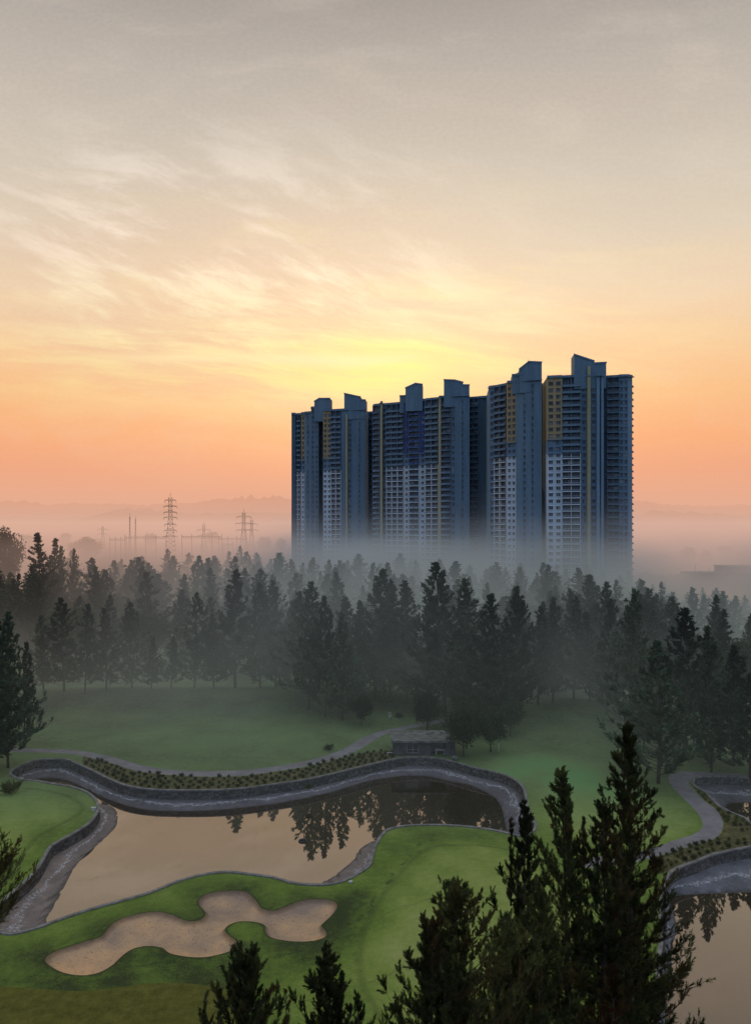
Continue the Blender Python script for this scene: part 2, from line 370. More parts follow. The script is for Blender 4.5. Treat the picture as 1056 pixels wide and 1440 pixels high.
# ------------------------------------------------------------------ one sheet, triangulated along every outline
pts=[]; edges=[]
def add_loop(P,closed=True):
    n0=len(pts); k=len(P); pts.extend([tuple(p) for p in P])
    for i in range(k if closed else k-1): edges.append((n0+i,n0+(i+1)%k))
for L in (T1,T2,T3,PATH1,PATH2,BED1,BED2,BUNK,BUNK_IN,OLIVE): add_loop(L)
gx=[];gy=[]
for (x0,x1,y0,y1,st) in ((-75,75,28,130,1.15),(-110,110,130,215,2.0)):
    a,b=np.meshgrid(np.arange(x0,x1,st),np.arange(y0,y1,st)); a=a+rng.uniform(-.3,.3,a.shape)*st; b=b+rng.uniform(-.3,.3,b.shape)*st
    gx.append(a.ravel()); gy.append(b.ravel())
a,b=np.meshgrid(np.arange(-440,441,11.),np.arange(-60,700,11.)); k=~((abs(a)<110)&(b>28)&(b<216)); gx.append(a[k]); gy.append(b[k])
a,b=np.meshgrid(np.arange(-9000,9001,450.),np.arange(-2000,12001,450.)); k=~((abs(a)<441)&(b>-61)&(b<700)); gx.append(a[k]); gy.append(b[k])
gx=np.concatenate(gx); gy=np.concatenate(gy)
pts += list(zip(gx.tolist(),gy.tolist()))
vs,_,fs,_,_,_=delaunay_2d_cdt([Vector(p) for p in pts],edges,[],0,1e-5,False)
V=np.array([(v[0],v[1]) for v in vs]); Fc=np.array([list(f) for f in fs if len(f)==3])
Z=np.zeros(len(V)); near=(abs(V[:,0])<440)&(V[:,1]>-60)&(V[:,1]<700); Z[near]=relief(V[near,0],V[near,1])
cen=V[Fc].mean(1); cx,cy=cen[:,0],cen[:,1]
cls=np.zeros(len(Fc),int); nc=(abs(cx)<200)&(cy<260)
def mark(P,k,only=None):
    idx=np.where(nc)[0]; ins=inside(P,cx[idx],cy[idx]); sel=idx[ins]
    if only is not None: sel=sel[np.isin(cls[sel],only)]
    cls[sel]=k
mark(OLIVE,1); mark(BED1,2); mark(BED2,2); mark(BUNK,3); mark(PATH1,4); mark(PATH2,4)
for T,_ in PONDS: mark(T,9)
sd_g=np.full(len(V),50.); sd_c=np.full(len(V),50.); tone=np.zeros(len(V)); sd_b=np.full(len(V),50.)
nv=(abs(V[:,0])<130)&(V[:,1]<230)&(V[:,1]>20); X,Y=V[nv,0],V[nv,1]
sd_c[nv]=dist(COLLAR,X,Y,False); sd_b[nv]=dist(BUNK[::2],X,Y)
g=sdist(GREEN[::2],X,Y); fg=sdist(FARGREEN,X,Y); lg=sdist(LEFTGREEN,X,Y); rg=sdist(RIGHTGREEN,X,Y)
sd_g[nv]=np.minimum(g,lg+.5)
far_ring=fg
tone[nv]=.55*sm(2.5,-3,g)+.22*sm(3,-3,fg)+.40*sm(2,-4,lg)+.75*sm(3,-4,rg)-.42*sm(3.8,.4,sd_b[nv])  # bunker band: darker rough with the lip's shade painted in
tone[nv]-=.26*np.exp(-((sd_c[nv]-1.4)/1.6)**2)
tone[nv]-=.38*sm(2.2,.5,dist(OLIVE,X,Y))*(.4+.6*(np.sin(X*2.1)+np.sin(X*.9+1)>0))  # patchy shadow painted into the tone along the olive edge
tone[nv]-= .55*np.exp(-((Y-152-.03*X)/8)**2)*(X<8)          # darker grass on the slope below the tree row
tone[nv]-= .5*sm(128,142,Y)*sm(6,14,X)*sm(34,16,np.abs(X-30))*0.8
def surface(name, k, mats):
    sel=Fc[cls==k]; used,inv=np.unique(sel,return_inverse=True); inv=inv.reshape(sel.shape)
    me=bpy.data.meshes.new(name)
    co=np.column_stack([V[used],Z[used]])
    me.from_pydata(co.tolist(),[],inv.tolist())
    me.polygons.foreach_set('use_smooth',[True]*len(sel))
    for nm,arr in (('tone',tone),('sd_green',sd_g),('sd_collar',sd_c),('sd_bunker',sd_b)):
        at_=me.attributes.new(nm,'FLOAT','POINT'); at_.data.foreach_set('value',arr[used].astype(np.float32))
    me.update(); return tag(link(name,me,mats),kind='structure')
def attr(nt,n): 
    a=nt.node('ShaderNodeAttribute'); a.attribute_name=n; return a.outputs['Fac']
# --- grass
def grass_mat():
    m,nt,b=material('mown_grass',.75,.25); p=pos(nt); x,y,z=nt.xyz(p)
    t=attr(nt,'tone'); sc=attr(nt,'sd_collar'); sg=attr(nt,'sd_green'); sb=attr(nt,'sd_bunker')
    n1=nt.noise(p,.12,5,.6); n2=nt.noise(p,1.3,5,.65); n3=nt.noise(nt.vmap(p,(1,1,1)),7,4,.7)
    f=nt.math('ADD',nt.math('MULTIPLY',nt.math('SUBTRACT',n1,.5),1.5),nt.math('ADD',nt.math('MULTIPLY',nt.math('SUBTRACT',n2,.5),1.0),nt.math('MULTIPLY',nt.math('SUBTRACT',n3,.5),1.25)))
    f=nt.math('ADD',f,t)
    stripe=nt.math('SINE',nt.math('ADD',nt.math('MULTIPLY',nt.math('ADD',x,nt.math('MULTIPLY',y,.65)),1.15),nt.math('MULTIPLY',n1,2.5)))
    f=nt.math('ADD',f,nt.math('MULTIPLY',nt.math('MULTIPLY',stripe,.085),nt.maprange(y,110,90)))
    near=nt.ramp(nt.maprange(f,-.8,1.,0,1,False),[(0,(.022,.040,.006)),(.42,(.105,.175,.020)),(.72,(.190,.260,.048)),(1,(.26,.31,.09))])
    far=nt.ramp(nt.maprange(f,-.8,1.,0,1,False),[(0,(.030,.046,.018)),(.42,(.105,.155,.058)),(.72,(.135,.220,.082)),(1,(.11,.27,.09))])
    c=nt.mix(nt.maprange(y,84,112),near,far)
    # uncut grass along the collar and bunker lip, lip shade painted in; scuffed yellow blades
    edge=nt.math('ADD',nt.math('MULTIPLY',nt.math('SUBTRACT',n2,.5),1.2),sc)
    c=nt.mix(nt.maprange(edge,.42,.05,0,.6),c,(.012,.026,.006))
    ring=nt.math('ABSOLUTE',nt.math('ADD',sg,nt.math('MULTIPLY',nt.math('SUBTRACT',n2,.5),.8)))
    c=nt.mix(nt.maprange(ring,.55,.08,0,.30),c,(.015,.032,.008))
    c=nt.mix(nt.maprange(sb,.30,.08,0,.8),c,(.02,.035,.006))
    c=nt.mix(nt.math('MULTIPLY',nt.maprange(n3,.60,.78),.30),c,(.20,.21,.06))
    tr=nt.math('ADD',nt.math('SUBTRACT',nt.math('MULTIPLY',x,.62),nt.math('MULTIPLY',y,1.0)),nt.math('MULTIPLY',n1,5.))
    tw=nt.math('ABSOLUTE',nt.math('SUBTRACT',nt.math('FRACT',nt.math('MULTIPLY',tr,1/9.)),.5))
    c=nt.mix(nt.math('MULTIPLY',nt.maprange(tw,.035,.0),nt.math('MULTIPLY',nt.maprange(n2,.42,.6),nt.maprange(y,100,60,0,.45))),c,(.05,.075,.015))
    w=nt.maprange(nt.noise(nt.vmap(p,(1,1,1),(0,0,0),(40,0,0)),.35,4,.7),.62,.75)
    c=nt.mix(nt.math('MULTIPLY',w,.28),c,(.15,.14,.06))
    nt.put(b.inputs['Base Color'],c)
    bump(nt,b,nt.math('ADD',nt.noise(p,9,4,.8),nt.math('MULTIPLY',n2,2.)),.75,.14)
    return m
M_GRASS=grass_mat()
def olive_mat():
    m,nt,b=material('dry_rough_grass',.85,.1); p=pos(nt)
    n=nt.noise(p,1.1,6,.7); n2=nt.noise(p,7,4,.8)
    c=nt.ramp(nt.math('ADD',nt.math('MULTIPLY',n,.6),nt.math('MULTIPLY',n2,.4)),[(.3,(.045,.050,.010)),(.52,(.115,.120,.022)),(.72,(.20,.18,.045))])
    nt.put(b.inputs['Base Color'],c); bump(nt,b,n2,.9,.2); return m
def bed_mat():
    m,nt,b=material('planting_bed_earth',.9,.1); p=pos(nt)
    n=nt.noise(p,.9,5,.7); n2=nt.noise(p,5,4,.8)
    c=nt.ramp(nt.math('ADD',nt.math('MULTIPLY',n,.5),nt.math('MULTIPLY',n2,.5)),[(.34,(.022,.026,.010)),(.5,(.085,.082,.034)),(.66,(.20,.17,.08))])
    nt.put(b.inputs['Base Color'],c); bump(nt,b,n2,.8,.15); return m
def sand_mat():
    m,nt,b=material('bunker_sand_grains',.95,.1); p=pos(nt)
    n=nt.noise(p,.28,5,.6); n2=nt.noise(p,4.5,5,.75); n3=nt.noise(nt.vmap(p,(1,1,1),(0,0,R(30))),1.6,3,.6,1.5)
    n=nt.math('ADD',n,nt.maprange(nt.xyz(p)[1],74,60,-.10,.16,False))
    c=nt.ramp(n,[(.32,(.28,.215,.165)),(.52,(.44,.31,.19)),(.7,(.58,.37,.20))])
    c=nt.mix(nt.math('MULTIPLY',nt.maprange(n2,.56,.66),.8),c,(.13,.095,.07))       # rake and foot marks
    c=nt.mix(nt.math('MULTIPLY',nt.maprange(n3,.55,.7),.18),c,(.22,.16,.13))
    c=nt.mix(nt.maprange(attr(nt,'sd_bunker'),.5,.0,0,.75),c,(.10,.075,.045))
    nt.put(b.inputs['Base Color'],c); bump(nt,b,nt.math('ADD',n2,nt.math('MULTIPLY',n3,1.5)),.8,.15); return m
def path_mat():
    m,nt,b=material('worn_concrete_path',.85,.2); p=pos(nt)
    n=nt.noise(p,.35,6,.65); n2=nt.noise(p,6,3,.7)
    v=nt.node('ShaderNodeTexVoronoi',feature='DISTANCE_TO_EDGE'); nt.put(v.inputs[0],nt.vmap(p,(.22,.30,0))); v.inputs['Scale'].default_value=1
    c=nt.ramp(n,[(.3,(.13,.125,.13)),(.7,(.235,.225,.235))])
    c=nt.mix(nt.maprange(v.outputs[0],.012,.0,0,.7),c,(.09,.09,.09))
    c=nt.mix(nt.math('MULTIPLY',n2,.25),c,(.14,.14,.14))
    nt.put(b.inputs['Base Color'],c); bump(nt,b,n2,.3,.03); return m
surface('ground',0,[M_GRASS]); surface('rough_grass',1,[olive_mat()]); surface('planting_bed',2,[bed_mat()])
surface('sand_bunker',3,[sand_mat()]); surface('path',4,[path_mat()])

# ------------------------------------------------------------------ ponds: stone retaining wall with coping, lined bank, water
def stone_mat(name, c1, c2, sc=2.2):
    m,nt,b=material(name,.9,.15); p=pos(nt)
    v=nt.node('ShaderNodeTexVoronoi'); nt.put(v.inputs[0],nt.vmap(p,(1,1,1.5))); v.inputs['Scale'].default_value=sc
    e=nt.node('ShaderNodeTexVoronoi',feature='DISTANCE_TO_EDGE'); nt.put(e.inputs[0],nt.vmap(p,(1,1,1.5))); e.inputs['Scale'].default_value=sc
    n=nt.noise(p,.8,5,.7)
    c=nt.mix(nt.xyz(v.outputs['Color'])[0],c1,c2)
    c=nt.mix(nt.maprange(e.outputs[0],.08,0,0,.8),c,tuple(x*.3 for x in c1))
    c=nt.mix(nt.maprange(n,.45,.75,0,.7),c,tuple(x*.45 for x in c1))
    nt.put(b.inputs['Base Color'],c); bump(nt,b,e.outputs[0],.8,.12); return m
def liner_mat(name, tint, stain, crease=1.):
    m,nt,b=material(name,.62,.45); p=pos(nt); x,y,z=nt.xyz(p)
    n=nt.noise(p,.35,6,.65); n2=nt.noise(nt.vmap(p,(1,1,.6),(0,0,R(25))),.9,6,.75,1.6); n3=nt.noise(p,5,4,.8)
    c=nt.ramp(n,[(.3,tuple(t*.55 for t in tint)),(.55,tint),(.75,tuple(t*1.5 for t in tint))])
    c=nt.mix(nt.maprange(n2,.56,.66,0,.75),c,stain)
    ed=nt.math('ABSOLUTE',nt.math('SUBTRACT',n2,.47))
    c=nt.mix(nt.maprange(ed,.018,.0,0,.55),c,(.012,.013,.016))
    zz_=nt.math('ADD',z,nt.math('MULTIPLY',nt.math('SUBTRACT',n,.5),.6))
    c=nt.mix(nt.math('MULTIPLY',nt.maprange(nt.math('ABSOLUTE',nt.math('ADD',zz_,1.36)),.07,.015),nt.maprange(n3,.48,.58)),c,(.50,.54,.58))   # dried water-mark
    c=nt.mix(nt.maprange(z,-1.60,-1.71,0,.8),c,(.020,.018,.016))
    nt.put(b.inputs['Base Color'],c); bump(nt,b,nt.math('ADD',n2,nt.math('MULTIPLY',n3,.3)),.7*crease,.35); return m
M_STONE=stone_mat('rubble_stone',(.050,.048,.047),(.13,.125,.12)); M_COPE=plain('weathered_coping',(.15,.15,.14),.85,.35,1.2,bs=.4)
M_LINER=liner_mat('grey_bank_lining',(.105,.102,.118),(.16,.15,.15))
M_SILT=liner_mat('silted_bank_lining',(.20,.165,.145),(.10,.09,.085))
M_BLUE=liner_mat('blue_grey_sheet_lining',(.12,.135,.165),(.20,.22,.25),1.4)
def water_mat():
    m=bpy.data.materials.new('still_brown_water'); m.use_nodes=True; nt=NT(m.node_tree); nt.n.clear(); p=pos(nt)
    gl=nt.node('ShaderNodeBsdfGlossy'); gl.inputs['Roughness'].default_value=.015; gl.inputs[0].default_value=(1.,.88,.76,1)
    df=nt.node('ShaderNodeBsdfDiffuse'); nt.put(df.inputs[0],nt.mix(nt.noise(p,.08,4,.6),(.022,.016,.011),(.040,.028,.018)))
    bm=nt.node('ShaderNodeBump'); bm.inputs['Strength'].default_value=.05; bm.inputs['Distance'].default_value=.02
    nt.put(bm.inputs['Height'],nt.noise(nt.vmap(p,(1,.6,1)),.9,3,.6)); nt.l.new(bm.outputs[0],gl.inputs['Normal'])
    lw=nt.node('ShaderNodeFresnel'); lw.inputs[0].default_value=1.5
    sc=nt.maprange(nt.noise(nt.vmap(p,(1,.7,1),(0,0,.5)),.16,7,.72,1.2),.60,.72)
    f=nt.maprange(lw.outputs[0],.04,.35,.20,.80,False)
    f=nt.math('MULTIPLY',f,nt.math('SUBTRACT',1.,nt.math('MULTIPLY',sc,.10)))
    mx=nt.node('ShaderNodeMixShader'); nt.put(mx.inputs[0],f); nt.l.new(df.outputs[0],mx.inputs[1]); nt.l.new(gl.outputs[0],mx.inputs[2])
    o=nt.node('ShaderNodeOutputMaterial'); nt.l.new(mx.outputs[0],o.inputs[0]); return m
M_WATER=water_mat()
def ring(name, A, B, za, zb, mat, steps=1, wob=0., kind=None, parent=None, flip=False):
    mb=MB(); n=len(A); rows=[]
    for s in range(steps+1):
        t=s/steps; row=[]
        for i in range(n):
            p=A[i]*(1-t)+B[i]*t; z=za+(zb-za)*t
            if 0<t<1: z+=wob*math.sin(i*1.9+s*2.3)+wob*random.uniform(-1,1)
            row.append((p[0],p[1],z))
        rows.append(row)
    for s in range(steps+1): mb.v+=rows[s]
    for s in range(steps):
        for i in range(n):
            j=(i+1)%n; mb.f.append((s*n+i,s*n+j,(s+1)*n+j,(s+1)*n+i)); mb.m.append(0)
    o=mb.build(name,mat,parent,smooth=steps>1)
    return tag(o,kind=kind) if kind else o
for k,((T,Wt),bank,wl,wd) in enumerate(zip(PONDS,(M_LINER,M_BLUE,M_LINER),
     ('grey stone retaining wall winding around the large pond in the middle','grey stone retaining wall of the pond at the lower right','low stone retaining wall of the dark pond beside the curving path at right'),(1.18,1.1,1.1))):
    N=inward(T)
    wall=empty('retaining_wall',(0,0,0),0,wl,'retaining wall')
    # coping: outer skirt, top, inner face
    A=T-N*.02; mb=MB(); n=len(T)
    prof=[(A,-.3),(A,.13),(T+N*.34,.13),(T+N*.34,-.04)]
    for P,z in prof: mb.v+=[(p[0],p[1],z) for p in P]
    for s in range(3):
        for i in range(n):
            j=(i+1)%n; mb.f.append((s*n+i,s*n+j,(s+1)*n+j,(s+1)*n+i)); mb.m.append(0)
    mb.build('coping',M_COPE,wall)
    ring('stone_face',T+N*.28,T+N*.40,-.04+.02,-wd,M_STONE,parent=wall)
    B=T+N*.40
    B2=Wt.copy()
    # never let the waterline cross the foot of the wall
    o=ring('pond_bank',B,B2,-wd,WATER_Z,bank if k!=0 else M_LINER,steps=5,wob=.05,kind='structure')
    if k==0:
        me=o.data; me.materials.append(M_SILT)
        for poly in me.polygons:
            c=poly.center
            px=HX+c.x*F/c.y; py=HY+(CAM_H-c.z)*F/c.y
            if (px<172 and py>1128) or (430<px<545 and 1175<py<1260): poly.material_index=1
    Nw=inward(Wt); ring('pond_bed',Wt,Wt+Nw*1.2,WATER_Z,WATER_Z-1.2,M_SILT,kind='structure')
    # water sheet
    vs2,_,fs2,_,_,_=delaunay_2d_cdt([Vector(p) for p in Wt],[(i,(i+1)%len(Wt)) for i in range(len(Wt))],[],1,1e-5,False)
    me=bpy.data.meshes.new('pond_water'); me.from_pydata([(v[0],v[1],WATER_Z+.004) for v in vs2],[],[list(f) for f in fs2])
    bmx=bmesh.new(); bmx.from_mesh(me); bmesh.ops.recalc_face_normals(bmx,faces=bmx.faces)
    for f in bmx.faces:
        if f.normal.z<0: f.normal_flip()
    bmx.to_mesh(me); bmx.free()
    tag(link('pond_water',me,[M_WATER]),kind='structure')
# ------------------------------------------------------------------ the three apartment towers
def streak(name, c, var=.18, rough=.8):
    m,nt,b=material(name,rough,.25); p=pos(nt)
    n=nt.noise(nt.vmap(p,(1,1,.12)),.35,5,.65); n2=nt.noise(p,.9,4,.6)
    f=nt.math('ADD',nt.math('MULTIPLY',n,.65),nt.math('MULTIPLY',n2,.35))
    nt.put(b.inputs['Base Color'],nt.ramp(f,[(.32,tuple(x*(1-var*1.5) for x in c)),(.68,tuple(x*(1+var) for x in c))])); return m
TM=dict(blue=streak('blue_grey_render',(.088,.155,.222)),deep=streak('darkened_blue_render',(.050,.090,.128)),light=streak('pale_blue_render',(.33,.43,.52)),  # deep: the blue darkened, recess shade put into its colour
  mid=streak('mid_blue_render',(.11,.19,.28)),yellow=streak('ochre_render',(.27,.23,.14)),indigo=streak('indigo_render',(.035,.065,.20)),
  white=streak('white_trim',(.56,.64,.70),.1),slab=streak('slab_edge',(.105,.175,.26)),yline=streak('ochre_band',(.25,.25,.16)))
def glassm():
    m,nt,b=material('dark_window_glass',.38,.4); p=pos(nt)
    n=nt.noise(nt.vmap(p,(1,1,1)),.27,2,.5); wn=nt.node('ShaderNodeTexWhiteNoise'); nt.put(wn.inputs[0],nt.node('ShaderNodeVectorMath',operation='SNAP').outputs[0])
    sn=wn.inputs[0].links[0].from_node; nt.put(sn.inputs[0],p); sn.inputs[1].default_value=(2.1,2.1,3.0)
    nt.put(b.inputs['Base Color'],nt.ramp(wn.outputs[0],[(0,(.010,.016,.028)),(.6,(.025,.040,.06)),(.85,(.06,.085,.11)),(1,(.16,.18,.19))])); return m
TM['glass']=glassm(); TM['shade']=streak('loggia_wall_shaded',(.040,.062,.085))  # balcony recess shade painted into the wall colour
MATS=['blue','deep','light','mid','yellow','indigo','white','slab','yline','glass','shade']; MI={k:i for i,k in enumerate(MATS)}; MLIST=[TM[k] for k in MATS]
ROOF=104.; FL=3.0
def tower(label, facets, roofs, cat='apartment tower'):
    cx=sum(f[0] for f in facets)/len(facets)
    root=empty('apartment_tower',(0,0,0),0,label,cat)
    items=[]           # (size seen, name, MB)
    strips=MB()
    back=np.array((.10,.995))*21.
    for fi,fc in enumerate(facets):
        x0,d0,x1,d1,typ,wall=fc[:6]; opt=fc[6] if len(fc)>6 else {}
        a=np.array(atd(x0,d0)); b=np.array(atd(x1,d1)); top=opt.get('top',ROOF)
        t=b-a; L=np.linalg.norm(t); t/=L; n=np.array((t[1],-t[0]))           # toward the viewer
        if n[1]>0: n=-n
        eps=.004*fi
        mb=MB(); bk=back+np.array((0,fi*.05))
        quadp=[tuple(a),tuple(b),tuple(b+bk),tuple(a+bk)]
        special=wall in('yellow','indigo')
        if special:
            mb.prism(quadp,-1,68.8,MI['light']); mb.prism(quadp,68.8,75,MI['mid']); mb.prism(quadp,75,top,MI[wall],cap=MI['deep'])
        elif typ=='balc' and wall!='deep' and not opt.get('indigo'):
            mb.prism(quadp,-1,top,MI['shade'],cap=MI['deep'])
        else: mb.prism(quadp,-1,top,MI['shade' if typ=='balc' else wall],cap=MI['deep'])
        mb.build('wall',MLIST,root)
        def P(u,o,z): q=a+t*u+n*o; return (q[0],q[1],z)
        def bx(M,u0,u1,o0,o1,z0,z1,m): 
            q=[P(u0,o0,0)[:2],P(u1,o0,0)[:2],P(u1,o1,0)[:2],P(u0,o1,0)[:2]]; M.prism(q,z0,z1,m)
        dm=(d0+d1)/2
        nf=int((top-1.2)/FL)
        for k in range(nf):
            z=k*FL+.2
            if z<6: continue
            zone=2 if z>=74.9 else (1 if z>=68.6 else 0)
            if typ.startswith('win'):
                cols=int(typ[3:])
                for c in range(cols):
                    M=MB(); cw=L/cols; ww=min(opt.get('ww',1.55),cw*.56); u=cw*(c+.5)
                    fr='white' if (special and zone==0) else ('slab' if not special else wall if zone==2 else 'mid')
                    bx(M,u-ww/2,u+ww/2,.0,.05,z+.85,z+2.35,MI['glass'])
                    bx(M,u-ww/2-.10,u-ww/2,0,.13,z+.75,z+2.45,MI[fr]); bx(M,u+ww/2,u+ww/2+.10,0,.13,z+.75,z+2.45,MI[fr])
                    bx(M,u-ww/2-.2,u+ww/2+.2,0,.55,z+2.45,z+2.58,MI[fr]); bx(M,u-ww/2-.1,u+ww/2+.1,0,.2,z+.66,z+.75,MI[fr])
                    bx(M,u-.03,u+.03,.05,.09,z+.85,z+2.35,MI[fr])
                    items.append((ww*1.5/dm**2*(1 if z>24 else .2),'window',M))
            elif typ=='balc':
                bays=opt.get('bays',2); cw=L/bays; dep=opt.get('dep',1.5)
                dark=wall=='deep'; ind=opt.get('indigo')
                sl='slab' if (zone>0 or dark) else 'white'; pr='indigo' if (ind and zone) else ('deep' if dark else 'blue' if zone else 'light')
                for c in range(bays):
                    M=MB(); u0=cw*c+.02; u1=cw*(c+1)-.02
                    if opt.get('curve'):
                        K=6; arc=[P(u0+(u1-u0)*i/K,0.25+dep*math.sin(math.pi*(.12+.76*i/K)),0)[:2] for i in range(K+1)]
                        plan=[P(u0,0,0)[:2]]+arc+[P(u1,0,0)[:2]]
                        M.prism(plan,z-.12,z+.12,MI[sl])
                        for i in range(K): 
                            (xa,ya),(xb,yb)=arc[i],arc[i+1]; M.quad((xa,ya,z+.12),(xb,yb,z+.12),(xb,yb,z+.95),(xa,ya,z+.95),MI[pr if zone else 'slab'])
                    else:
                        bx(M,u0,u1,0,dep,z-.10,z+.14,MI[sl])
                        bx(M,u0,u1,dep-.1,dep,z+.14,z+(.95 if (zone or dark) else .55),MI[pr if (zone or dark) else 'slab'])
                        if not(zone or dark):
                            bx(M,u0,u1,dep-.07,dep-.02,z+.95,z+1.02,MI['white'])
                    # sliding doors at the back of the balcony
                    bx(M,u0+.3,u1-.3,.0,.04,z+.15,z+2.3,MI['glass'])
                    k2=max(2,int((u1-u0)/1.1))
                    for q in range(k2+1):
                        uu=u0+.3+(u1-u0-.6)*q/k2; bx(M,uu-.04,uu+.04,.04,.09,z+.15,z+2.3,MI['mid' if zone==0 else 'slab'])
                    items.append((cw*2.5/dm**2*(1 if z>24 else .2),'balcony',M))
        if typ=='balc':
            dep=opt.get('dep',1.5)
            bays=opt.get('bays',2)
            for c in range(bays+1):
                u=min(max(L/bays*c,.09),L-.09)
                if opt.get('curve') and 0<c<bays: continue
                zt=[(6,68.6,'white' if wall!='deep' else 'slab'),(68.6,top,'slab')]
                for z0,z1,mm in zt: bx(strips,u-.09,u+.09,.0,dep*.92-(.5 if c in(0,bays) else 0),z0,z1-.2,MI[mm])
        if opt.get('line'):      # thin upright ochre band standing proud of the wall
            bx(strips,.05,L-.05,0,.5,4,opt['line'],MI['yline'])
        corn=MB()
        if not opt.get('nocorn'):
            bx(corn,-.2+eps,L+.2-eps,-.2,.9+eps,top-.55,top-.2+eps,MI['slab']); corn.build('cornice',MLIST,root)
            M=MB(); bx(M,0,L,-.25,.25,top-.195,top+.7-eps,MI['blue']); M.build('parapet',MLIST,root)
            if special or (typ=='balc' and wall!='deep'):
                M=MB(); bx(M,-.15,L+.15,0,1.0+eps,74.8,75.15+eps,MI['slab']); M.build('belt_course',MLIST,root)
                M=MB(); bx(M,-.1,L+.1,0,.7+eps,68.5,68.75+eps,MI['mid']); M.build('belt_course',MLIST,root)
    strips.build('fin',MLIST,root)
    for (x0,d0,x1,d1,z0l,z0r) in roofs:      # machine rooms and tall roof fins, tops sloping
        a=np.array(atd(x0,d0)); b=np.array(atd(x1,d1)); bk=np.array((.1,.995))*9.
        mb=MB(); mb.prism([tuple(a),tuple(b),tuple(b+bk),tuple(a+bk)],ROOF-6,0,MI['blue'],ztops=[z0l,z0r,z0r,z0l],cap=MI['deep'])
        t=(b-a)/np.linalg.norm(b-a); n=np.array((t[1],-t[0])); n=-n if n[1]>0 else n
        q=[tuple(a+n*.3-t*.2),tuple(b+n*.3+t*.2),tuple(b+n*.02+t*.2),tuple(a+n*.02-t*.2)]
        k=len(mb.v); 
        mb.v+=[(p[0],p[1],zz-.45) for p,zz in zip(q,(z0l,z0r,z0r,z0l))]+[(p[0],p[1],zz+.25) for p,zz in zip(q,(z0l,z0r,z0r,z0l))]
        for f in ((0,1,5,4),(1,2,6,5),(2,3,7,6),(3,0,4,7),(4,5,6,7),(3,2,1,0)): mb.f.append(tuple(k+i for i in f)); mb.m.append(MI['slab'])
        mb.build('roof_tower',MLIST,root)
    for nm in ('window','balcony'):
        L_=sorted([i for i in items if i[1]==nm],key=lambda i:-i[0])
        for s,_,M in L_[:100]: M.build(nm,MLIST,root)
        if len(L_)>100:
            A=MB()
            for s,_,M in L_[100:]:
                k=len(A.v); A.v+=M.v; A.f+=[tuple(i+k for i in f) for f in M.f]; A.m+=M.m
            tag(A.build(nm,MLIST,root),kind='stuff')
    return root
tower('left one of the three misty blue apartment towers, farthest and lowest on the skyline',[
 (410,470,416,470.5,'blank','deep'),(416,473,424,471,'balc','blue',{'bays':2}),(424,468,428.5,467.5,'win1','yellow',{'ww':.9}),
 (428.5,466,437.5,464,'win1','blue',{'ww':.8}),(437.5,463.5,448,462,'win2','blue',{'ww':1.0,'top':106.7}),(448,470,454.5,470,'win1','deep'),
 (454.5,456.5,466,455.5,'win2','yellow'),(466,456,480,454,'balc','blue',{'bays':2}),(480,453.5,486,453,'blank','blue'),(486,452.4,489,452.2,'blank','yline',{'line':101}),
 (489,453,495,452.5,'win1','blue'),(495,452,503,451.6,'blank','blue'),(503,451.6,508,451.2,'win1','blue',{'ww':.7}),(508,451.2,514.5,451,'blank','blue'),
 (514.5,466,525,464,'balc','deep',{'bays':2})],
 [(442,460,448.5,459.6,110,111.8),(448.5,459.6,464,458.5,111.8,111.6),(484,452.5,507,451,113.6,111.2),(507,451,514,450.8,109.6,109.4)])
tower('middle one of the three apartment towers, with indigo painted balconies near its top',[
 (525,437,535,434,'balc','deep',{'bays':1,'curve':1}),(535,433,538,432.4,'blank','yline',{'line':102,'top':105}),(538,434,544,433,'win1','blue'),
 (544,433,568,428,'balc','blue',{'bays':3}),(568,425,575.5,423.5,'win1','indigo'),(575.5,422.5,590,419.5,'balc','indigo2',{'bays':2,'curve':1,'indigo':1}),
 (590,419,598.5,417.6,'win1','indigo'),(598.5,416.8,617,412.5,'balc','blue',{'bays':2}),(617,409,620.5,408,'blank','yline',{'line':100}),
 (620.5,408.5,634.5,406,'balc','deep',{'bays':1,'curve':1}),(634.5,405,640,404.2,'win1','blue'),(640,404,648,403.4,'blank','blue'),(648,403.4,652,403,'win1','blue',{'ww':.7}),(652,403,660,402.5,'blank','blue'),
 (660,412,673,410,'balc','deep',{'bays':2}),(673,409.5,684,408,'blank','deep'),(684,406.5,687,406,'blank','yline',{'line':100})],
 [(562,426,570,425,107.6,107.6),(570,419.5,584,418.2,110.8,113.2),(584,418.2,594,417.4,113.2,112.4),(624,405,640,404,112.6,112.2),(640,404,651,403.2,112.2,110.9),(651,403.2,660,402.6,109.6,109.4)]
 )
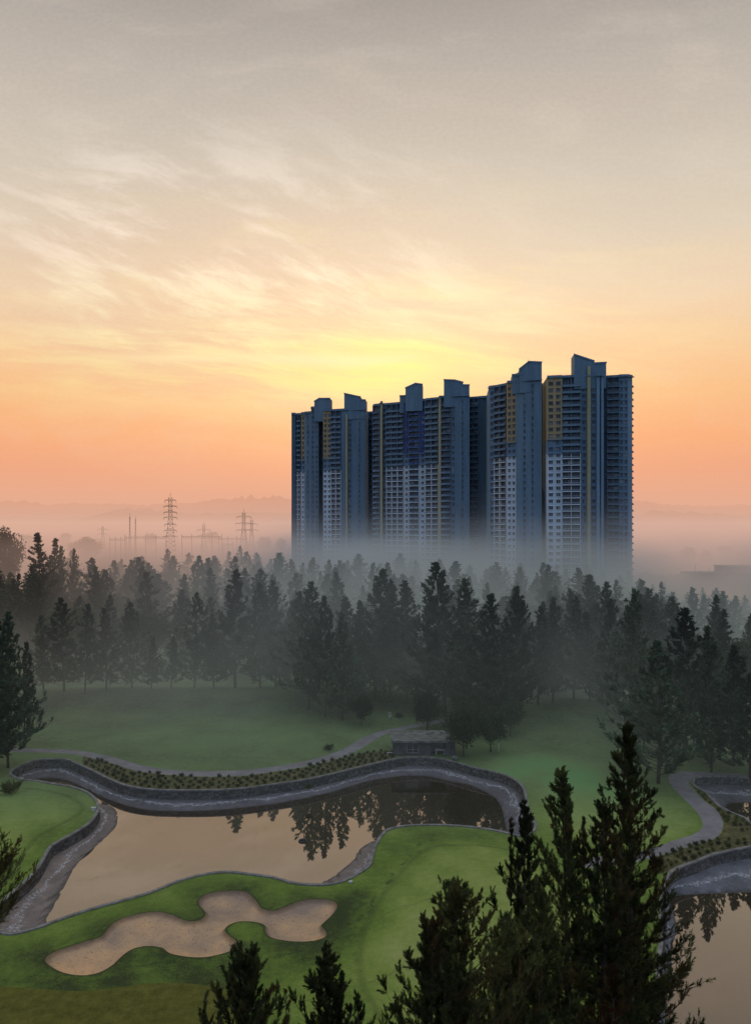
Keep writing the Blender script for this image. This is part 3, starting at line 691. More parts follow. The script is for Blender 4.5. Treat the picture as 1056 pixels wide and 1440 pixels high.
tower('right one of the three apartment towers, nearest and tallest, with two ochre window panels',[
 (687,380,696,377.5,'win1','mid',{'line':0}),(696,378,713,371.5,'balc','blue',{'bays':2}),(713,366.5,725.5,363.8,'win2','yellow'),(725.5,363.5,734.5,361.6,'blank','blue',{'top':107}),
 (734.5,361.6,740,360.6,'win1','blue',{'ww':.8}),(740,360.6,746,359.6,'blank','blue'),(746,359.6,751,359,'win1','blue',{'ww':.7}),(751,359,761.5,358,'blank','blue'),(761.5,373,769,372,'win1','deep'),
 (769,353.5,790,352,'win2','yellow',{'ww':1.9}),(790,353,816,350.8,'balc','blue',{'bays':2}),(816,351,825.5,350.5,'win1','mid',{'ww':1.3}),
 (825.5,349,830,348.8,'blank','yline',{'line':108}),(830,350.4,838.5,350,'win1','mid',{'ww':1.5}),(838.5,348.6,843,348.4,'blank','mid'),(843,349.8,845,349.7,'blank','deep'),(845,348.5,848.5,348.4,'blank','mid'),
 (848.5,354,853,353.6,'win1','deep',{'ww':.8}),(853,353,870,351.5,'balc','deep',{'bays':2}),(870,350.4,876.5,350.1,'win1','blue'),(876.5,350.1,883,349.9,'win1','blue',{'ww':1.0}),(883,350,888.6,352.2,'blank','mid',{'ledges':1})],
 [(720,364,730,362.4,107.2,107.2),(730,361.6,743,359.8,109.3,112.6),(743,359.8,761.5,358.2,112.6,111.9),(807,350.3,835,349.5,113.9,110.6),(835,349.6,852,349.2,109.7,109.9)])
# side ledges and air-conditioning shelves on the far right edge of the nearest tower
rt=[o for o in bpy.data.objects if o.name.startswith('apartment_tower')][-1]
mb=MB()
for k in range(3,34):
    x,y=atd(888.6,352.4); mb.box(x-.1,y-.2,k*FL+.1,x+.75,y+1.3,k*FL+.32,MI['slab']); mb.box(x,y+.1,k*FL+.32,x+.55,y+.9,k*FL+.95,MI['deep'])
mb.build('ledge',MLIST,rt)
mb=MB(); x,y=atd(842.5,352)
for px,d,z0 in ((742,366,112.6),(752,366,112.2),(853,357,104),(540,436,105)): 
    x,y=atd(px,d); mb.bar((x,y,z0-.5),(x,y,z0+2.4),.06)
mb.build('antenna',MLIST,rt)
# ------------------------------------------------------------------ trees
def leaf_mat(name, lo, mid, hi, brown=.0):
    m,nt,b=material(name,.8,.12); p=nt.node('ShaderNodeTexCoord').outputs['Object']
    oi=nt.node('ShaderNodeObjectInfo').outputs['Random']
    n=nt.noise(p,.45,3,.6); n2=nt.noise(p,2.6,2,.6)
    f=nt.math('ADD',nt.math('ADD',nt.math('MULTIPLY',n,.6),nt.math('MULTIPLY',n2,.4)),nt.math('MULTIPLY',nt.math('SUBTRACT',oi,.5),.26))
    c=nt.ramp(f,[(.34,lo),(.52,mid),(.68,hi)])
    if brown:
        nb=nt.noise(nt.vmap(p,(1,1,.7),(0,0,0),(9,3,1)),.33,3,.6)
        c=nt.mix(nt.math('MULTIPLY',nt.maprange(nb,.50,.68),brown),c,(.105,.055,.022))
    nt.put(b.inputs['Base Color'],c)
    tr=nt.node('ShaderNodeBsdfTranslucent'); nt.put(tr.inputs[0],c)
    mx=nt.node('ShaderNodeMixShader'); mx.inputs[0].default_value=.22
    nt.l.new(b.outputs[0],mx.inputs[1]); nt.l.new(tr.outputs[0],mx.inputs[2])
    nt.l.new(mx.outputs[0],m.node_tree.nodes['Material Output'].inputs[0]); return m
M_LEAF=leaf_mat('feathery_needles',(.020,.036,.024),(.055,.088,.058),(.11,.16,.095))
M_LEAFN=leaf_mat('near_needles',(.022,.027,.011),(.062,.076,.028),(.15,.165,.055),.6)
M_BROAD=leaf_mat('broad_leaves',(.014,.022,.012),(.034,.055,.025),(.065,.095,.045))
M_BARK=plain('grey_brown_bark',(.070,.055,.042),.95,.4,3.,bs=.6)
def norm(a): return a/(np.linalg.norm(a,axis=-1,keepdims=True)+1e-9)
def leaf_mesh(name,P0,D,L,Wd,r,mat):
    n=len(P0); q=norm(np.cross(D,r.normal(size=(n,3))))
    mid=P0+D*(L*.45)[:,None]; tip=P0+D*L[:,None]
    v=np.stack([P0,mid+q*Wd[:,None]/2,tip,mid-q*Wd[:,None]/2],1).reshape(-1,3)
    me=bpy.data.meshes.new(name); me.vertices.add(4*n); me.vertices.foreach_set('co',v.astype(np.float32).ravel())
    me.loops.add(4*n); me.loops.foreach_set('vertex_index',np.arange(4*n,dtype=np.int32))
    me.polygons.add(n); me.polygons.foreach_set('loop_start',np.arange(0,4*n,4,dtype=np.int32)); me.polygons.foreach_set('loop_total',np.full(n,4,np.int32))
    me.update(calc_edges=True); me.materials.append(mat); return me
def conifer(seed,H,rad,base,limbs,plumes,needles,nl,nw,plen=1.5,leaders=2,mat=None,lean=0.,peak=.30,gap=0.,up=.85,topexp=.92,lsp=.22,lh=(.86,.95)):
    """trunk mesh and crown mesh of a casuarina-like tree: rising limbs that end in upright feathery plumes"""
    r=np.random.default_rng(seed)
    T=MB(); K=9
    ph=r.uniform(0,6.28); bend=H*.012
    def trunk(t): return np.array((bend*math.sin(3*t+ph)-bend*math.sin(ph)+lean*H*t*t,bend*math.cos(2.3*t+ph)-bend*math.cos(ph),H*t*.985))
    T.tube([trunk(i/K) for i in range(K+1)],[max(.018*H*.5*(1-i/K)**.8,.03) for i in range(K+1)],7)
    ax0=[];axd=[];axl=[]
    skew=r.uniform(0,6.28); ske=r.uniform(.1,.3)
    for i in range(limbs):
        t=base+(1-base)*((i+r.uniform(0,1))/limbs)**.92; t=min(t,.985)
        az=i*2.39996+r.uniform(-.5,.5)
        s=(t-base)/(1-base)
        prof=(min(1,(s+.14)/peak)**.6)*(1-s)**topexp + .035
        Lr=rad*1.62*prof*r.uniform(.6,1.15)*(1+ske*math.cos(az-skew))
        if r.uniform()<gap: Lr*=.35
        el0=R(r.uniform(0,32)+34*s); el1=R(r.uniform(58,84))
        p=trunk(t); pts_=[p]; seg=5
        for k in range(seg):
            el=el0+(el1-el0)*(k/seg)**1.3; d=np.array((math.cos(az)*math.cos(el),math.sin(az)*math.cos(el),math.sin(el)*up))
            p=p+d*Lr/seg*1.15; pts_.append(p); az+=r.uniform(-.18,.18)
        rr=max(.012*H*.25*(1-s),.02)
        T.tube(pts_,[rr*(1-.8*k/seg) for k in range(seg+1)],4)
        pts_=np.array(pts_)
        npl=max(2,int(plumes*(.35+.65*prof)))
        u=r.uniform(.08,1.0,npl)**.85*seg; i0=np.clip(u.astype(int),0,seg-1); fr=(u-i0)[:,None]
        q=pts_[i0]*(1-fr)+pts_[i0+1]*fr
        tan=norm(pts_[i0+1]-pts_[i0])
        d=norm(tan*.7+np.array((0,0,.6))+r.normal(size=(npl,3))*.40)
        ax0.append(q); axd.append(d); axl.append(plen*r.uniform(.5,1.15,npl)*(.28+.72*(1-s)))
    # leaders: a few flame-shaped tips at the top
    for k in range(leaders):
        az=r.uniform(0,6.28); off=0 if k==0 else rad*lsp*r.uniform(.5,1.3)
        hh=H*(1.0 if k==0 else r.uniform(*lh)); b0=trunk(.93 if k==0 else .78)+np.array((math.cos(az)*off,math.sin(az)*off,0))
        ln=hh-b0[2]; m=int(plumes*1.1*(ln/2.2))
        T.tube([b0,b0+np.array((0,0,ln*.9))],[.06,.015],4)
        uu=r.uniform(0,1,m); q=b0+np.column_stack([np.zeros(m),np.zeros(m),uu*ln*.92]); 
        d=norm(np.column_stack([r.normal(size=m)*.33,r.normal(size=m)*.33,np.full(m,.95)]))
        ax0.append(q);axd.append(d);axl.append(plen*.55*r.uniform(.5,1.1,m)*(1.15-uu*.8))
    A0=np.concatenate(ax0);AD=np.concatenate(axd);AL=np.concatenate(axl)
    n=len(A0)*needles; idx=np.repeat(np.arange(len(A0)),needles)
    u=r.uniform(0,1,n); base_=A0[idx]+AD[idx]*(AL[idx]*u*.8)[:,None]
    d=norm(AD[idx]+norm(r.normal(size=(n,3)))*(.75-.35*u)[:,None])
    L=nl*r.uniform(.6,1.25,n)*(1-.35*u)*np.clip(1.15-.62*base_[:,2]/H,.4,1); Wd=nw*r.uniform(.7,1.3,n)
    crown=leaf_mesh('crown',base_,d,L,Wd,r,mat or M_LEAF)
    return T.mesh('trunk',True),crown
def round_tree(seed,H,rad,clumps,leaves,ls):
    r=np.random.default_rng(seed); T=MB(); T.tube([(0,0,0),(.2,.1,H*.3),(0,.2,H*.6)],[.3,.22,.1],7)
    c=norm(r.normal(size=(clumps,3)))*r.uniform(.45,1,(clumps,1))*np.array((rad,rad,H*.33))*.85; c[:,2]+=H*.63
    for q in c[::3]: T.tube([(0,0,H*.35),tuple(q*.5+np.array((0,0,H*.25))),tuple(q)],[.12,.08,.03],4)
    n=clumps*leaves; idx=np.repeat(np.arange(clumps),leaves)
    o=norm(r.normal(size=(n,3)))*(r.uniform(0,1,(n,1))**.45)*rad*.34; P=c[idx]+o*np.array((1,1,.8))
    d=norm(r.normal(size=(n,3))+np.array((0,0,-.2)))
    return T.mesh('trunk',True),leaf_mesh('crown',P,d,ls*r.uniform(.6,1.3,n),ls*.55*r.uniform(.7,1.3,n),r,M_BROAD)
def put(meshes,x,y,z,sc,rz,label,cat='tree',group=None,name='conifer_tree',sz=None):
    o=empty(name,(x,y,z),rz,label,cat,group); o.scale=(sc,sc,sz or sc)
    for nm,me in zip(('trunk','crown'),meshes):
        c=bpy.data.objects.new(nm,me); C.objects.link(c); c.parent=o
    return o
for me_ in (): pass
def withbark(pair):
    if not pair[0].materials: pair[0].materials.append(M_BARK)
    return pair
# prototypes, 24 m tall
PR=[withbark(conifer(100+i,24,rad,bs,int(limbs*1.5),15,15,.85,.14,1.8,ld,peak=pk,gap=.22,lean=(0,.01,0,-.015,.02,0,-.01)[i])) for i,(rad,bs,limbs,ld,pk) in enumerate([
 (4.3,.07,62,3,.28),(3.5,.10,58,2,.22),(4.9,.05,70,4,.30),(3.0,.08,54,1,.20),(4.2,.10,60,3,.38),(5.2,.04,74,5,.36),(3.8,.09,60,2,.26)])]
RT=[withbark(round_tree(300+i,12,5.5,46,110,.55)) for i in range(2)]
def tree_px(px,base_y,top_y,proto,label,group=None,wide=1.,cat='conifer',name='conifer_tree'):
    x,y=at(px,base_y); z=hz(x,y); 
    H=zat(top_y,y)-z; s=H/24.3
    return put(PR[proto],x,y,z-.1,s*wide*1.35,random.uniform(0,6.28),label,cat,group,name,s)
# ------------------------------------------------------------------ row at the far edge of the fairway (left to right) and groves round it
ROWL='tall feathery conifer of the row along the far edge of the fairway, '
front=[ # px, base y, top y, proto, width, label
 (62,988,862,1,1.,'slim conifer at the left end of the row behind the far fairway'),
 (91,986,838,0,1.15,'bushy pointed conifer, second from the left in the row behind the far fairway'),
 (120,989,847,1,.95,'third conifer from the left in the row behind the far fairway, slender with bare stem'),
 (150,986,853,6,1.05,'fourth conifer from the left in the row behind the far fairway'),
 (186,980,845,5,.95,'full dark conifer in the left row, left of the smallest tree of the row'),
 (213,983,893,3,1.1,'smallest and thinnest conifer of the row behind the far fairway'),
 (241,980,893,1,1.2,'short conifer in the left row, right of the smallest tree of the row'),
 (274,978,831,2,.85,'conifer with a single sharp tip in the row, above the middle of the far green'),
 (301,980,862,3,1.1,'thin see-through conifer between the sharp-tipped one and the tallest of the row'),
 (331,976,799,1,1.15,'tallest conifer of the row behind the far fairway, standing left of a very dense one'),
 (366,974,818,5,.90,'densest dark conifer of the row, just right of its tallest tree'),
 (388,974,813,0,.9,'conifer close beside the densest tree of the row, on its right'),
 (408,974,842,6,1.,'conifer at the right end of the far fairway row, where the bank turns'),
 (434,1000,814,0,.95,'conifer with twin tips left of the dark grove that reaches down on to the fairway'),
 (457,1008,836,2,.75,'leaning dark conifer at the near corner of the grove above the fairway'),
 (481,1013,858,6,.95,'shorter conifer in front of the grove, over the bend of the fairway'),
 (527,990,797,4,1.1,'tall forked conifer rising behind the low bush left of the cart path end'),
 (548,985,812,1,1.,'conifer directly behind the white dressed person'),
 (572,990,813,0,1.,'conifer left of the broad dark clump behind the pump house'),
 (600,1004,828,2,.85,'conifer behind the end of the winding cart path'),
 (626,1012,787,4,1.05,'tallest forked conifer behind the pump house'),
 (655,1018,810,0,1.0,'conifer behind the pump house, right of the tallest one'),
 (684,1030,832,6,1.15,'dark conifer at the right of the pump house clump, reaching low to the lawn'),
 (708,1024,866,2,.8,'wide low-branched conifer at the left foot of the grassy mound'),
 (732,1018,822,5,.8,'thick conifer at the left foot of the grassy mound, its tips above its neighbours'),
 (756,1008,850,1,1.,'thin conifer with bare lower stem left on the grassy mound'),
 (777,1006,836,6,.95,'conifer in the middle of the row on the grassy mound'),
 (806,1002,835,1,1.05,'conifer right of the middle of the row on the grassy mound'),
 (829,1003,858,3,1.3,'narrow conifer at the right end of the row on the grassy mound'),
 (853,1018,840,2,.8,'broad conifer standing behind the tip of the nearest big tree'),
 (886,1040,826,5,.85,'heavy dark conifer right of the grassy mound, left of the pointed one by the path'),
 (925,1102,897,2,1.1,'big pointed conifer standing by the bend of the right hand path'),
 (962,1062,850,0,1.1,'tall conifer behind the bend of the right hand path'),
 (1000,1086,878,5,.72,'slender dark conifer right of the path bend with a visible stem'),
 (1030,1075,903,6,1.2,'conifer near the right edge above the dark pond'),
 (1054,1094,935,0,1.1,'conifer cut by the right edge of the view beside the dark pond'),
 (-8,1078,868,5,.85,'big dark conifer cut by the left edge of the view beyond the left green'),
 (12,1080,856,0,.72,'tall conifer at the left edge in front of the cart path'),
 (34,1050,900,1,.7,'lower conifer at the left edge behind the start of the cart path'),
]
for px,by,ty,pr,wd,lb in front: tree_px(px,by,ty,pr,lb,None,wd)
# low bushy trees
def bush(px,by,w,h,label,proto=0,name='broadleaf_tree',cat='tree',group=None):
    x,y=at(px,by); s=w*y/F/11.; o=put(RT[proto],x,y,hz(x,y)-h*y/F*.12,s,random.uniform(0,6.28),label,cat,group,name,h*y/F/11.); return o
bush(508,1020,34,44,'low dark rounded bush-like tree at the tip of the grove beside the fairway',0)
bush(600,1030,50,62,'rounded bushy tree directly behind the roof of the pump house',1)
bush(652,1064,58,74,'dense rounded tree shading the right end of the pump house',0)
bush(690,1058,52,66,'dense rounded tree just right of the pump house',1)
bush(663,1036,60,72,'broad dark tree in the middle of the clump behind the pump house',0)
bush(717,1038,44,60,'small rounded tree at the right end of the clump by the lawn',1)
bush(1016,1030,70,120,'irregular broadleaf tree near the right edge with gaps in its crown',1)
bush(905,1060,60,80,'dark rounded tree below the heavy conifer right of the mound',1)
bush(975,1050,60,70,'rounded tree between the two tall conifers behind the path bend',0)
# tall old trees on the left horizon
for px,d,ty,pr,wd,lb in ((60,235,748,3,1.5,'ragged narrow conifer rising alone above the left skyline'),(77,250,756,3,1.3,'pointed conifer right behind the ragged one on the left skyline'),
   (89,262,766,1,.9,'conifer on the left skyline, second right of the ragged narrow one'),(103,255,770,6,.9,'conifer on the left skyline above the mist, right of the pointed pair'),
   (4,205,792,3,1.2,'conifer spike at the left frame edge standing in brown mist'),(42,212,795,1,.8,'thin conifer tip in the brown mist between the left frame edge and the ragged tree')):
    x,y=atd(px,d); H=CAM_H+(HY-ty)*d/F; put(PR[pr],x,y,0,H/24.3*wd,random.uniform(0,6.28),lb,'conifer',None,'conifer_tree',H/24.3)
for px,d,ty,w,lb in ((4,330,744,60,'big round-topped broadleaf tree on the misty skyline at the far left'),(120,640,756,50,'pale round tree fading in the far mist left of the electricity masts'),
   (967,640,769,24,'left of the two far round trees floating above the mist at right'),(992,640,774,18,'right of the two far round trees floating above the mist at right')):
    x,y=atd(px,d); H=CAM_H+(HY-ty)*d/F; put(RT[0],x,y,0,w*d/F/11,1.,lb,'tree',None,'broadleaf_tree',H/11.3)
for k in range(9):
    px=896+k*11+random.uniform(-3,3); d=425+random.uniform(-12,12); x,y=atd(px,d); put(RT[k%2],x,y,0,.62,random.uniform(0,6),'low pale round tree in the misty line right of the tall towers','tree','hazy round trees right of the towers','broadleaf_tree',random.uniform(.72,1.0))
for k,(px,d,ty,w) in enumerate(((36,900,752,26),(92,980,750,20),(212,1000,750,18),(300,1050,748,24),(372,900,755,22),(395,860,757,18),(930,760,779,22),(1020,820,768,26),(1046,760,775,22))):
    x,y=atd(px,d); H=CAM_H+(HY-ty)*d/F; put(RT[k%2],x,y,0,w*d/F/11,k*1.3,'very pale round tree far out in the pink mist','tree','palest trees in the far mist','broadleaf_tree',H/11.3)
# forest belt behind: individual trees, spaced at random
placed=[]
def capy(px): return float(np.interp(px,[-40,0,50,70,130,200,400,480,600,760,880,905,960,1056],[800,796,790,765,772,758,757,768,778,788,796,812,818,832]))
rr=random.Random(5)
def forest(n,d0,d1,hmin,hmax,label,group,xlim=None,skip=None,mind=6.5):
    c=0; tries=0
    while c<n and tries<n*60:
        tries+=1
        d=rr.uniform(d0,d1); px=rr.uniform(-30,1090) if xlim is None else rr.uniform(*xlim)
        if skip and skip(px,d): continue
        x,y=atd(px,d)
        if any((x-a)**2+(y-b)**2<mind**2 for a,b in placed): continue
        placed.append((x,y)); H=rr.uniform(hmin,hmax); H=max(7,min(H,CAM_H+(HY-capy(px)-rr.uniform(0,22))*d/F))
        s=H/24.3; put(PR[rr.randrange(7)],x,y,hz(x,y)-.2,s*rr.uniform(1.1,1.65)*(1.2 if d>220 else 1.),rr.uniform(0,6.28),label,'conifer',group,'conifer_tree',s); c+=1
forest(34,150,176,15,24,'dark feathery conifer in the near forest behind the mound and pump house','near forest conifers right of the centre',(560,1080),lambda px,d:d<158 and px<850)
forest(14,152,170,17,23,'dark feathery conifer in the grove that juts on to the fairway left of the centre','grove conifers by the fairway',(425,560))
forest(62,183,225,17,26,'grey conifer in the middle depth of the misty forest','conifers in the middle of the misty forest',None,lambda px,d: px<140 and d<200)
forest(58,225,290,19,27,'faint grey conifer deep in the misty forest','conifers deep in the mist',None)
forest(34,290,338,19,26,'very faint conifer at the foot of the apartment towers, half lost in mist','conifers before the towers',(395,1000),None)
forest(30,295,400,19,27,'conifer with its tip against the pink mist below the electricity masts','conifers below the masts',(90,415),None)
forest(10,200,240,18,23,'brown tinged conifer of the ridge at the far left under the skyline trees','ridge conifers at far left',(-40,60),None,5)

def rounds(n,d0,d1,hmin,hmax,label,group,xl):
    c=0
    while c<n:
        d=rr.uniform(d0,d1); px=rr.uniform(*xl); x,y=atd(px,d); H=min(rr.uniform(hmin,hmax),CAM_H+(HY-capy(px)-8)*d/F)
        put(RT[c%2],x,y,hz(x,y)-.5,H/12*rr.uniform(.9,1.25),rr.uniform(0,6.28),label,'tree',group,'broadleaf_tree',H/12); c+=1
rounds(16,178,235,12,18,'rounded leafy tree mixed among the conifers of the misty forest','leafy trees inside the misty forest',(60,1060))
rounds(12,150,172,9,13,'low leafy tree under the conifers right of the pump house','low leafy trees at the forest foot',(585,730))
rounds(10,138,165,9,14,'low leafy tree under the conifers right of the grassy mound','low leafy trees right of the mound',(875,1070))
# ------------------------------------------------------------------ near trees at the foot of the viewer's building
def near_tree(px,d,ty,rad,seed,label,limbs=105,plumes=24,needles=24,name='conifer_tree',mat=None,lean=0,base=.12,leaders=3,pk=.35,nl=.40,gap=.12,cat='conifer',topexp=.92,lsp=.22,lh=(.9,.97)):
    x,y=atd(px,d); H=CAM_H+(HY-ty)*d/F
    o=put(withbark(conifer(seed,H,rad,base,limbs,plumes,int(needles*1.9),nl*.88,.029,1.25,leaders,mat or M_LEAFN,lean,pk,gap,.85,topexp,lsp,lh)),x,y,0,1,0,label,cat,None,name); return o
near_tree(876,40,1008,4.0,501,'tallest and darkest of the near conifers, its pointed tip above the mound lawn',200,28,24,leaders=2,pk=.55)
near_tree(798,38,1072,3.8,502,'near conifer with slender upright tips left of the tallest dark one',150,26,24,leaders=4,pk=.42,lsp=.3,gap=.25)
near_tree(750,36,1128,3.1,503,'near conifer at the left of the big dark clump, overhanging the light green',120,24,24,leaders=4,gap=.28,pk=.42,lsp=.35)
near_tree(838,37,1118,3.4,511,'near conifer in the middle of the dark clump, filling the gap below the tallest tip',120,26,24,leaders=3,pk=.4)
near_tree(886,42,1200,2.2,512,'near conifer at the right side of the dark clump, overhanging the brown pond',100,24,24,leaders=2,pk=.4)
near_tree(775,33,1250,3.1,513,'lower near conifer in front of the left half of the dark clump',110,26,24,leaders=3,pk=.4,topexp=.7)
near_tree(637,30,1238,3.6,504,'near conifer with a single sharp tip in front of the light green putting surface',190,24,24,leaders=3,gap=.25,pk=.4,topexp=.62,lsp=.12,lh=(.93,.97),base=.3)
near_tree(590,29,1288,2.8,505,'smaller near conifer just left of the sharp-tipped one, touching it',150,24,24,leaders=3,gap=.3,pk=.4,topexp=.62,lsp=.15,lh=(.93,.98),base=.3)
near_tree(545,27,1334,3.0,506,'ragged near conifer leaning to the left with a broken bent top at the bottom edge',150,24,24,leaders=4,gap=.35,pk=.45,topexp=.75,lsp=.3,lh=(.90,.95),base=.3,lean=-.085)
near_tree(372,25,1332,2.6,507,'narrow near conifer of bunched upright spikes at the bottom edge below the bunker',170,24,24,leaders=6,gap=.3,pk=.35,topexp=.55,lsp=.42,lh=(.925,.975),base=.3)
near_tree(702,32,1290,2.6,508,'brownish near conifer between the sharp-tipped one and the big dark clump',130,24,24,leaders=3,gap=.25,pk=.4,topexp=.7,base=.25)
near_tree(-12,45,1148,2.3,509,'reddish brown conifer at the left edge of the view beside the left pond wall',90,22,20,leaders=2,gap=.2,pk=.45,base=.64)
M_RUST=leaf_mat('rusty_needles',(.022,.012,.005),(.065,.030,.010),(.13,.060,.018),.5)
near_tree(862,31,1365,2.6,510,'low rust orange conifer at the bottom right foot of the dark clump',80,18,20,leaders=2,mat=M_RUST,gap=.2,pk=.5)
# bent broken top of the ragged tree
x,y=atd(497,27)
# ------------------------------------------------------------------ planted beds
def shrub_mesh(seed,n,h,mat):
    r=np.random.default_rng(seed); az=r.uniform(0,6.28,n); el=r.uniform(.5,1.45,n)
    D=np.column_stack([np.cos(az)*np.cos(el),np.sin(az)*np.cos(el),np.sin(el)]); P=np.column_stack([r.normal(size=n)*.12,r.normal(size=n)*.12,r.uniform(0,.15,n)])
    return leaf_mesh('shrub',P,D,h*r.uniform(.6,1.1,n),np.full(n,.13),r,mat)
M_SHRUB=leaf_mat('dark_shrub_leaves',(.03,.04,.02),(.06,.075,.03),(.12,.12,.05))
M_SHRUB2=leaf_mat('yellow_green_shrub_leaves',(.05,.06,.02),(.11,.12,.035),(.18,.18,.06))
SH=[shrub_mesh(700+i,60,.75,M_SHRUB) for i in range(3)]; SH2=[shrub_mesh(720+i,60,.7,M_SHRUB2) for i in range(3)]
def plant_rows(BED,n,label,group,protos,T,offs,step,xr):
    c=0
    for oi,off in enumerate(offs):
        P=T-inward(T)*off; L=0
        for i in range(len(P)):
            a=P[i]; b=P[(i+1)%len(P)]; seg=np.linalg.norm(b-a); 
            if seg<1e-6: continue
            while L<seg:
                q=a+(b-a)*(L/seg)+np.array((rr.uniform(-.22,.22),rr.uniform(-.22,.22))); L+=step
                if c<n and xr[0]<q[0]<xr[1] and inside(BED,np.array([q[0]]),np.array([q[1]]))[0] and not inside(PATH1,q[:1],q[1:])[0] and not inside(PATH2,q[:1],q[1:])[0]:
                    o=bpy.data.objects.new('shrub',rr.choice(protos)); C.objects.link(o); o.location=(q[0],q[1],hz(q[0],q[1])); s=rr.uniform(.45,.85); o.scale=(s,s,s); o.rotation_euler.z=rr.uniform(0,6)
                    tag(o,label,'shrub',group); c+=1
            L-=seg
plant_rows(BED1,205,'small dark shrub in the planted bed between cart path and big pond','shrubs in the long planting bed',SH,T1,(.7,1.8,2.9,4.0,5.1,6.2),1.35,(-45,8))
plant_rows(BED2,50,'small yellow-green shrub between the right hand path and lower right pond','shrubs in the right planting bed by the lower pond',SH2+SH[:1],T2,(.6,1.5,2.4,3.3,4.2,5.2),1.2,(20,60))
plant_rows(BED2,34,'small yellow-green shrub between the right hand path and dark upper pond','shrubs in the strip by the upper right pond',SH2,T3,(.6,1.5,2.15),1.25,(30,60))
def one_shrub(px,py,s,label,m=0):
    x,y=at(px,py); o=bpy.data.objects.new('shrub',SH[m]); C.objects.link(o); o.location=(x,y,hz(x,y)); o.scale=(s*1.3,s*1.3,s); tag(o,label,'shrub')
one_shrub(14,1116,2.3,'dark ragged shrub alone on the left green'); one_shrub(462,1054,1.3,'tiny dark shrub on the fairway side of the cart path')
one_shrub(562,1011,1.4,'small dark shrub on the lawn right of the white dressed person',1); one_shrub(434,1110-0,1.0,'small shrub at the edge of the pond coping',2)

# ------------------------------------------------------------------ pump house
M_WALL=plain('dark_weathered_plaster',(.070,.066,.068),.9,.35,1.,bs=.4); M_ROOFC=plain('mossy_concrete_roof',(.115,.118,.108),.9,.4,.9,bs=.5)
M_WHITE=plain('old_white_paint',(.40,.40,.39),.6,.12,2.); M_DARK=plain('dark_interior',(.018,.018,.020),.8,.3,1.); M_PANE=plain('dusty_glass',(.03,.035,.04),.15,.3,1.,spec=.8)
M_LILAC=plain('pale_lilac_plaster',(.22,.22,.26),.9,.2,1.)
hx0,hx1=atd(553,119.8)[0],atd(637,119.8)[0]; hy0,hy1=119.8,125.4
ph=empty('pump_house',((hx0+hx1)/2,(hy0+hy1)/2,0),0,'small flat-roofed pump house with a white framed window beside the pond wall','pump house')
def rel(mb,o=ph):
    l=o.location; mb.v=[(v[0]-l.x,v[1]-l.y,v[2]-l.z) for v in mb.v]; return mb
wx0,wx1=atd(572,119.8)[0],atd(588.5,119.8)[0]; dx0,dx1=atd(606,119.8)[0],atd(626,119.8)[0]
m=MB()
m.box(hx0,hy0,-.3,wx0,hy0+.25,2.15); m.box(wx0,hy0,-.3,wx1,hy0+.25,.45); m.box(wx0,hy0,1.85,wx1,hy0+.25,2.15); m.box(wx1,hy0,-.3,dx0,hy0+.25,2.15); m.box(dx0,hy0+.003,1.9,dx1,hy0+.247,2.15)
m.box(hx0+.003,hy0+.25,-.3,hx0+.25,hy1,2.15); m.box(hx0+.25,hy1-.25,-.3,hx1-.3,hy1-.003,2.15); m.box(dx1,hy0+.25,-.3,hx1,hy1-.3,2.15)
rel(m).build('wall',M_WALL,ph)
m=MB(); m.box(dx0-.02,hy0+2.2,-.1,dx1-.02,hy0+2.4,2.1); rel(m).build('alcove_wall',M_LILAC,ph)
m=MB(); m.box(dx0+.7,hy0+.35,.72,dx1-.05,hy0+.75,.86); m.box(dx0+.8,hy0+.4,-.1,dx0+.9,hy0+.5,.72); m.box(dx1-.2,hy0+.4,-.1,dx1-.1,hy0+.5,.72); rel(m).build('counter',M_WHITE,ph)
m=MB(); m.box(dx1+.003,hy0-.25,-.3,hx1+.3,hy0+.22,2.1); rel(m).build('pillar',M_WALL,ph)
m=MB(); m.box(hx0-.35,hy0-.7,2.16,hx1+.1,hy1+.3,2.38); m.box(hx0-.35,hy0-.72,2.38,hx1+.1,hy0-.55,2.46); m.box(hx0-.35,hy0-.5,2.38,hx0-.1,hy1,2.5); rel(m).build('roof',M_ROOFC,ph)
win=MB()
for xx in (wx0,(wx0+wx1)/2-.04,wx1-.08): win.box(xx,hy0-.03,.45,xx+.08,hy0+.06,1.85)
win.box(wx0-.1,hy0-.035,.92,wx1,hy0+.055,.99); win.box(wx0,hy0-.032,.40,wx1,hy0+.058,.48); win.box(wx0,hy0-.03,1.80,wx1,hy0+.06,1.87)
wo_=rel(win).build('window',plain('dull_window_frame',(.20,.20,.20),.7,.2,2.),ph); m=MB(); m.box(wx0+.01,hy0+.12,.46,wx1-.01,hy0+.14,1.84); rel(m).build('pane',M_PANE,wo_)
m=MB(); m.box(hx0-1.0,hy0+.2,.35,hx0-.05,hy0+.35,.45); m.box(hx0-.95,hy0+.22,0,hx0-.87,hy0+.33,.35); rel(m).build('pipe',M_WHITE,ph)
def rock(x,y,z,s,label,seed,mat,name='rock',grp=None):
    bm=bmesh.new(); bmesh.ops.create_icosphere(bm,subdivisions=2,radius=.5); r=random.Random(seed)
    for v in bm.verts: v.co=v.co*(r.uniform(.8,1.15)); v.co.z*=.7
    me=bpy.data.meshes.new(name); bm.to_mesh(me); bm.free(); o=link(name,me,[mat]); o.location=(x,y,z); o.scale=(s,s,s); tag(o,label,'rock',grp)
x,y=at(640,1069); rock(x,y,.35,.95,'pale boulder at the right corner of the pump house',3,M_COPE)
